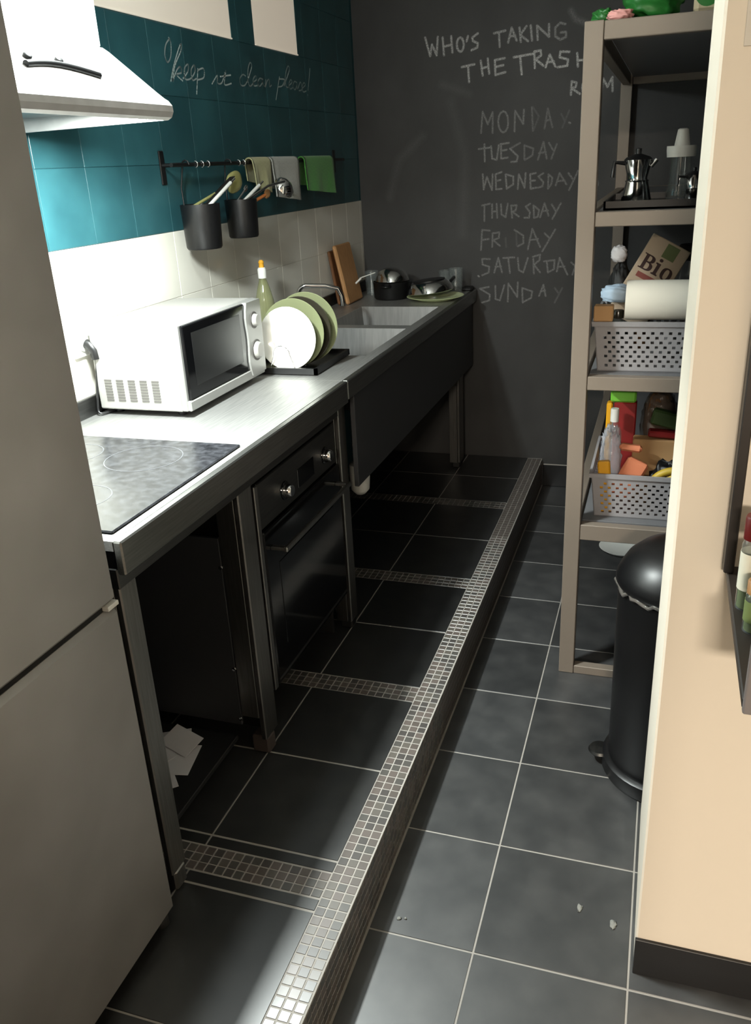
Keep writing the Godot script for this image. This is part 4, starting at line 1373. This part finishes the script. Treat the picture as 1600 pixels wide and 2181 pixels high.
# ---------------------------------------------------------------- things on the rack
func basket(label: String, x0: float, x1: float, y0: float, h: float, z0: float, z1: float) -> Node3D:
	var t := thing("storage_basket", label, "basket", Vector3((x0 + x1) / 2, y0, (z0 + z1) / 2), "grey plastic baskets on the rack")
	var mid := Vector3((x0 + x1) / 2, y0, (z0 + z1) / 2)
	var tp := func(v: Vector3) -> Vector3:      # walls lean in towards the bottom
		var k := 1.0 - 0.07 * (1.0 - (v.y - y0) / h)
		return Vector3(mid.x + (v.x - mid.x) * k, v.y, mid.z + (v.z - mid.z) * k)
	var slab := func(st: SurfaceTool, lo: Vector3, hi: Vector3) -> void:
		var p := []
		for y in [lo.y, hi.y]:
			for e in [[lo.x, lo.z], [hi.x, lo.z], [hi.x, hi.z], [lo.x, hi.z]]:
				p.append(tp.call(Vector3(e[0], y, e[1])))
		hexa(st, p)
	var th := 0.003
	# walls pierced by slanting rows of slots: (from, to, along x?)
	for w in [["wall", true, z1], ["wall", true, z0 + th], ["wall", false, x0 + th], ["wall", false, x1]]:
		var st := begin()
		var a := x0 if w[1] else z0
		var b := x1 if w[1] else z1
		var pc := 0.0125
		var n := int((b - a) / pc)
		var pr := 0.0140
		var rows := int((h - 0.036) / pr)
		var bar := func(u0: float, u1: float, v0: float, v1: float) -> void:
			if w[1]:
				slab.call(st, Vector3(u0, v0, w[2] - th), Vector3(u1, v1, w[2]))
			else:
				slab.call(st, Vector3(w[2] - th, v0, u0), Vector3(w[2], v1, u1))
		bar.call(a, b, y0, y0 + 0.014)
		for r in rows:
			var v0 := y0 + 0.014 + pr * r
			bar.call(a, b, v0 + pr - 0.006, v0 + pr)
			# solid between the slots: slots only where (c + r) is even
			var u := a
			for c in range(2, n - 1):
				if (c + r) % 2 == 0:
					var s := a + pc * c
					bar.call(u, s, v0, v0 + pr - 0.006)
					u = s + 0.0095
			bar.call(u, b, v0, v0 + pr - 0.006)
		bar.call(a, b, y0 + 0.014 + pr * rows, y0 + h - 0.012)
		put(t, "wall", st.commit(), M.basket)
	var fs := begin()
	slab.call(fs, Vector3(x0, y0, z0), Vector3(x1, y0 + 0.003, z1))
	put(t, "bottom", fs.commit(), M.basket)
	var rs := begin()
	var e := 0.006
	slab.call(rs, Vector3(x0 - e, y0 + h - 0.014, z1 - 0.002), Vector3(x1 + e, y0 + h, z1 + e))
	slab.call(rs, Vector3(x0 - e, y0 + h - 0.014, z0 - e), Vector3(x1 + e, y0 + h, z0 + 0.002))
	slab.call(rs, Vector3(x0 - e, y0 + h - 0.014, z0), Vector3(x0 + 0.002, y0 + h, z1))
	slab.call(rs, Vector3(x1 - 0.002, y0 + h - 0.014, z0), Vector3(x1 + e, y0 + h, z1))
	put(t, "rim", rs.commit(), M.basket)
	return t

func rack_things() -> void:
	basket("grey perforated plastic basket on the third shelf, under the paper roll", -0.186, 0.25, 1.0295, 0.150, -2.95, -2.575)
	basket("grey perforated plastic basket on the lowest shelf, full of food packets", -0.172, 0.25, 0.5525, 0.150, -2.97, -2.580)
	# --- third shelf
	var rp := Vector3(0.055, 1.236, -2.615)
	var t := thing("paper_roll", "white kitchen paper roll lying on the upper grey basket", "paper roll", rp)
	put(t, "paper", lathe([Vector2(0.020, -0.155), Vector2(0.055, -0.155), Vector2(0.0565, -0.152), Vector2(0.0565, 0.152), Vector2(0.055, 0.155), Vector2(0.020, 0.155)], 40), M.roll, rp, Basis(Vector3.BACK, PI / 2))
	put(t, "core", lathe([Vector2(0.020, -0.156), Vector2(0.020, 0.156), Vector2(0.018, 0.156), Vector2(0.018, -0.156), Vector2(0.020, -0.156)], 24), M.carton, rp, Basis(Vector3.BACK, PI / 2))
	t = thing("food_carton", "tilted tan carton with large dark Bio lettering in the upper basket", "carton", Vector3(-0.035, 1.04, -2.72))
	var cb := Basis(Vector3.BACK, -0.50) * Basis(Vector3.RIGHT, -0.10)
	var cc := Vector3(-0.055, 1.245, -2.795)
	put(t, "box", box_mesh(Vector3(0.125, 0.26, 0.05), 0.002), M.carton, cc + cb * Vector3(0, 0.02, 0), cb)
	put(t, "green_patch", box_mesh(Vector3(0.040, 0.042, 0.001), 0.0), M.carton_green, cc + cb * Vector3(0.012, 0.122, 0.0255), cb)
	put(t, "red_band", box_mesh(Vector3(0.07, 0.016, 0.001), 0.0), M.print_red, cc + cb * Vector3(-0.01, 0.028, 0.0256), cb)
	var tm := TextMesh.new()
	var fnt := SystemFont.new()
	fnt.font_names = PackedStringArray(["Droid Serif"])
	fnt.font_weight = 700
	tm.font = fnt
	tm.text = "Bio"
	tm.font_size = 64
	tm.pixel_size = 0.00104
	tm.depth = 0.0008
	put(t, "lettering", tm, M.print_dark, cc + cb * Vector3(-0.001, 0.068, 0.0256), cb)
	bit("small_box", "small tan cardboard box at the left of the upper basket rim", "box", box_mesh(Vector3(0.055, 0.045, 0.045), 0.003), M.tan_box, Vector3(-0.160, 1.1798 + 0.0225, -2.592))
	bit("food_packet", "pale blue and white packet lying behind the small tan box", "packet", blob(Vector3(0.050, 0.026, 0.040), 0.10, 5), M.pale_blue, Vector3(-0.128, 1.242, -2.70))
	bit("food_packet", "dark crumpled packet behind the blue packet in the upper basket", "packet", blob(Vector3(0.035, 0.14, 0.035), 0.10, 8), M.black_matte, Vector3(-0.132, 1.168, -2.880))
	bit("paper_tissue", "crumpled white tissue at the rack post above the upper basket", "tissue", blob(Vector3(0.024, 0.026, 0.024), 0.10, 9), M.paper, Vector3(-0.140, 1.338, -2.880))
	jar("glass_jar", "tall clear jar at the back of the upper basket, right of the carton", Vector3(0.075, 1.0335, -2.888), 0.043, 0.33, M.clear_dim, M.black_matte)
	jar("glass_jar", "low dark jar behind the tan box in the upper basket", Vector3(-0.122, 1.0335, -2.665), 0.020, 0.165, M.clear_dim, M.dark_ceramic)
	jar("oil_bottle", "dark green bottle standing behind the Bio carton", Vector3(-0.055, 1.0335, -2.905), 0.024, 0.30, M.amber, M.yellow_cap)
	# --- second shelf
	t = thing("serving_tray", "long black tray on the second shelf of the rack", "tray", Vector3(0.04, 1.488, -2.80))
	var st := begin()
	add_box(st, Vector3(-0.176, 1.4885, -3.05), Vector3(0.26, 1.494, -2.575))
	for e in [[-0.176, -0.170, -3.05, -2.575], [0.254, 0.26, -3.05, -2.575], [-0.176, 0.26, -3.05, -3.044], [-0.176, 0.26, -2.581, -2.575]]:
		add_box(st, Vector3(e[0], 1.4885, e[2]), Vector3(e[1], 1.512, e[3]))
	put(t, "tray_body", st.commit(), M.black)
	moka(Vector3(-0.097, 1.4945, -2.78), 1.0, "steel moka pot with black handle on the black tray")
	moka(Vector3(0.060, 1.4945, -2.70), 0.62, "small dark moka pot lying low beside the white grinder")
	# white-topped grinder with clear body
	var gp := Vector3(0.022, 1.4945, -2.80)
	t = thing("coffee_grinder", "clear grinder with white stepped top on the black tray", "grinder", gp)
	put(t, "body", lathe([Vector2(0, 0), Vector2(0.034, 0), Vector2(0.036, 0.02), Vector2(0.030, 0.05), Vector2(0.028, 0.125), Vector2(0, 0.125)], 28), M.clear_dim, gp)
	put(t, "collar", lathe([Vector2(0, 0.122), Vector2(0.040, 0.122), Vector2(0.042, 0.14), Vector2(0.042, 0.152), Vector2(0, 0.152)], 28), M.white_plastic, gp)
	put(t, "top", lathe([Vector2(0.022, 0.152), Vector2(0.015, 0.195), Vector2(0.010, 0.198), Vector2(0, 0.198)], 24), M.white_plastic, gp)
	jar("glass_jar", "large clear jar at the right of the black tray", Vector3(0.128, 1.4945, -2.84), 0.052, 0.20, M.clear_dim, M.clear_dim)
	# --- lowest shelf basket
	var by := 0.5560
	bit("food_packet", "yellow packet standing at the front left of the lower basket", "packet", box_mesh(Vector3(0.038, 0.17, 0.024), 0.004), M.yellow_pack, Vector3(-0.128, by + 0.095, -2.609), Basis(Vector3.BACK, 0.10))
	bit("food_packet", "peach orange packet leaning in the front of the lower basket", "packet", box_mesh(Vector3(0.070, 0.14, 0.026), 0.008), M.orange_pack, Vector3(-0.060, by + 0.110, -2.648), Basis(Vector3.BACK, -0.45))
	bit("food_packet", "peach paper packet folded over the top of the orange one", "packet", box_mesh(Vector3(0.070, 0.022, 0.03), 0.008), M.orange_pack, Vector3(-0.058, by + 0.215, -2.648), Basis(Vector3.BACK, -0.1))
	bit("food_packet", "red carton with lime green top standing at the back left", "packet", box_mesh(Vector3(0.072, 0.315, 0.046), 0.004), M.red_pack, Vector3(-0.088, by + 0.1585, -2.835))
	bit("food_packet", "lime green packet lying on the red carton under the shelf", "packet", box_mesh(Vector3(0.082, 0.040, 0.055), 0.006), M.lime_pack, Vector3(-0.096, by + 0.3365, -2.835))
	bit("food_packet", "orange packet beside the red carton at the rack's post", "packet", box_mesh(Vector3(0.020, 0.31, 0.040), 0.005), M.yellow_pack, Vector3(-0.1385, by + 0.156, -2.837))
	jar("plastic_bottle", "clear plastic bottle with white cap at the left of the lower basket", Vector3(-0.118, by, -2.760), 0.026, 0.31, M.clear, M.white_plastic)
	bit("plastic_bag", "clear crinkled plastic bag at the left rim of the lower basket", "bag", blob(Vector3(0.032, 0.115, 0.030), 0.13, 14, 3.0, 44, 30), M.bag_film, Vector3(-0.120, by + 0.155, -2.680))
	var bb := thing("bread_bag", "brown loaf in a dusky plastic bag at the back of the lower basket", "bread", Vector3(0.0, by, -2.88))
	put(bb, "loaf", blob(Vector3(0.050, 0.10, 0.040), 0.08, 15), M.bread, Vector3(0.022, by + 0.235, -2.905))
	put(bb, "film", blob(Vector3(0.062, 0.150, 0.050), 0.06, 16, 3.0, 44, 30), M.bag_film_dark, Vector3(0.024, by + 0.185, -2.905))
	bit("food_packet", "moss green packet on top of the red strip, right in the lower basket", "packet", box_mesh(Vector3(0.085, 0.05, 0.04), 0.006), M.moss_pack, Vector3(0.040, by + 0.290, -2.735), Basis(Vector3.BACK, -0.22))
	bit("food_packet", "narrow dark red packet under the moss green packet", "packet", box_mesh(Vector3(0.11, 0.020, 0.045), 0.005), M.red_pack, Vector3(0.045, by + 0.239, -2.735), Basis(Vector3.BACK, -0.05))
	bit("food_packet", "ochre carton lying across the middle of the lower basket", "packet", box_mesh(Vector3(0.24, 0.22, 0.055), 0.004), M.tan_box, Vector3(0.065, by + 0.113, -2.738))
	bit("plastic_bag", "black plastic bag in the middle of the lower basket", "bag", blob(Vector3(0.052, 0.085, 0.030), 0.12, 18), M.black, Vector3(0.058, by + 0.082, -2.662))
	for k in 3:
		var at := Vector3(0.040 + 0.036 * k, by + 0.120 - 0.008 * k, -2.606)
		var o := put(self, "banana", tube(arc(at + Vector3(0.04, -0.035, 0), Vector3.RIGHT, Vector3.UP, 0.075, 2.5, 1.5, 10), 0.012, 10), M.banana)
		tag(o, ["leftmost yellow banana in the lower basket", "middle yellow banana in the lower basket", "rightmost yellow banana in the lower basket"][k], "banana", "bananas in the lower basket")
	# --- top of the rack
	var ty := 1.949
	bit("snack_bag", "bright green snack bag lying on top of the rack", "bag", blob(Vector3(0.072, 0.065, 0.06), 0.14, 21), M.green_bag, Vector3(-0.078, ty + 0.0585, -2.60))
	bit("snack_bag", "flat green packet at the left corner on top of the rack", "packet", blob(Vector3(0.030, 0.018, 0.045), 0.18, 22), M.green_bag, Vector3(-0.200, ty + 0.0168, -2.60))
	bit("pink_packet", "small pink and cream packet at the front on top of the rack", "packet", blob(Vector3(0.030, 0.012, 0.025), 0.2, 23), M.pink_pack, Vector3(-0.155, ty + 0.0105, -2.535))
	bit("kraft_bag", "pale paper bag with a green spot on top of the rack", "bag", box_mesh(Vector3(0.10, 0.16, 0.07), 0.012), M.kraft, Vector3(0.070, ty + 0.0805, -2.60))
	put(get_node("kraft_bag"), "green_spot", lathe([Vector2(0.03, 0), Vector2(0.03, 0.001), Vector2(0, 0.001)], 24), M.green_bag, Vector3(0.052, ty + 0.045, -2.5652), Basis(Vector3.RIGHT, PI / 2))
	jar("glass_jar", "clear jar at the right on top of the rack beside the partition", Vector3(0.150, ty, -2.58), 0.022, 0.16, M.clear_dim, M.black_matte)

func bit(called: String, label: String, cat: String, mesh: Mesh, m: Material, at: Vector3, b := Basis.IDENTITY) -> void:
	tag(put(self, called, mesh, m, at, b), label, cat)

func jar(called: String, label: String, at: Vector3, r: float, h: float, m: Material, capm: Material) -> void:
	var t := thing(called, label, "bottle" if called.ends_with("bottle") else "jar", at)
	put(t, "body", lathe([Vector2(0, 0), Vector2(r * 0.95, 0), Vector2(r, 0.008), Vector2(r, h * 0.68), Vector2(r * 0.92, h * 0.76), Vector2(r * 0.5 if called.ends_with("bottle") else r * 0.8, h * 0.86), Vector2(0, h * 0.86)], 28), m, at)
	var cr := r * 0.52 if called.ends_with("bottle") else r * 0.84
	put(t, "cap", lathe([Vector2(0, h * 0.86), Vector2(cr, h * 0.86), Vector2(cr, h * 0.985), Vector2(cr * 0.92, h), Vector2(0, h)], 24), capm, at)

func moka(at: Vector3, s: float, label: String) -> void:
	var t := thing("moka_pot", label, "coffee pot", at)
	put(t, "boiler", lathe([Vector2(0, 0), Vector2(0.042 * s, 0), Vector2(0.044 * s, 0.006 * s), Vector2(0.032 * s, 0.058 * s), Vector2(0.034 * s, 0.064 * s), Vector2(0, 0.064 * s)], 8), M.chrome, at)
	put(t, "jug", lathe([Vector2(0.030 * s, 0.064 * s), Vector2(0.028 * s, 0.070 * s), Vector2(0.040 * s, 0.120 * s), Vector2(0, 0.120 * s)], 8), M.chrome, at)
	put(t, "lid", lathe([Vector2(0.041 * s, 0.120 * s), Vector2(0.034 * s, 0.127 * s), Vector2(0.008 * s, 0.136 * s), Vector2(0.009 * s, 0.150 * s), Vector2(0, 0.152 * s)], 16), M.black, at)
	put(t, "handle", tube([at + Vector3(-0.036, 0.112, 0.01) * s, at + Vector3(-0.066, 0.116, 0.02) * s, at + Vector3(-0.070, 0.075, 0.02) * s], 0.006 * s, 8), M.black)
	put(t, "spout", tube([at + Vector3(0.036, 0.10, -0.004) * s, at + Vector3(0.052, 0.118, -0.008) * s], 0.007 * s, 8), M.chrome)

# ---------------------------------------------------------------- small things
func small_things() -> void:
	var y := 0.2055
	var sheets := [[-1.205, -1.575, 0.5, 0.16, 0.11, "grey-white envelope at the back of the paper pile under the counter", 0.0, 0.0], [-1.150, -1.590, -0.35, 0.11, 0.07, "folded white letter standing slightly open in the paper pile", 0.0045, 0.28], [-1.185, -1.52, 0.2, 0.21, 0.12, "large white envelope in the middle of the paper pile", 0.0015, 0.0], [-1.225, -1.535, -0.5, 0.15, 0.10, "dull grey sheet lying over the large white envelope", 0.003, 0.0], [-1.165, -1.43, 0.75, 0.15, 0.11, "white sheet nearest the refrigerator in the paper pile", 0.0, 0.0]]
	for s in sheets:
		var o := put(self, "paper_sheet", box_mesh(Vector3(s[3], 0.0012, s[4]), 0.0), M.paper, Vector3(s[0], y + 0.0006 + s[6] + absf(s[7]) * 0.038, s[1]), Basis(Vector3.UP, s[2]) * Basis(Vector3.RIGHT, s[7]))
		tag(o, s[5], "paper", "papers under the counter")
	var d := put(self, "shallow_dish", lathe([Vector2(0, 0), Vector2(0.075, 0), Vector2(0.098, 0.016), Vector2(0.100, 0.018), Vector2(0.095, 0.018), Vector2(0.073, 0.004), Vector2(0, 0.004)], 40), M.white_plastic, Vector3(-0.085, 0.0, -3.54))
	tag(d, "white shallow dish on the floor under the rack", "dish")
	for c in [[-0.477, -1.376, 0.0045, "larger white crumb by the step on the dark floor"], [-0.462, -1.380, 0.003, "smallest white crumb next to a larger crumb near the step"], [-0.075, -1.518, 0.0055, "pale crumb in the middle of the dark floor tile"], [0.002, -1.492, 0.0065, "pale scrap on the floor close to the cream partition"]]:
		var o := put(self, "crumb", blob(Vector3(c[2], 0.0015, c[2] * (1.0 if c[2] < 0.005 else 2.0)), 0.4, int(c[2] * 9000.0), 1.5, 12, 8), M.crumb, Vector3(c[0], 0.0016, c[1]))
		tag(o, c[3], "crumb", "crumbs on the floor")
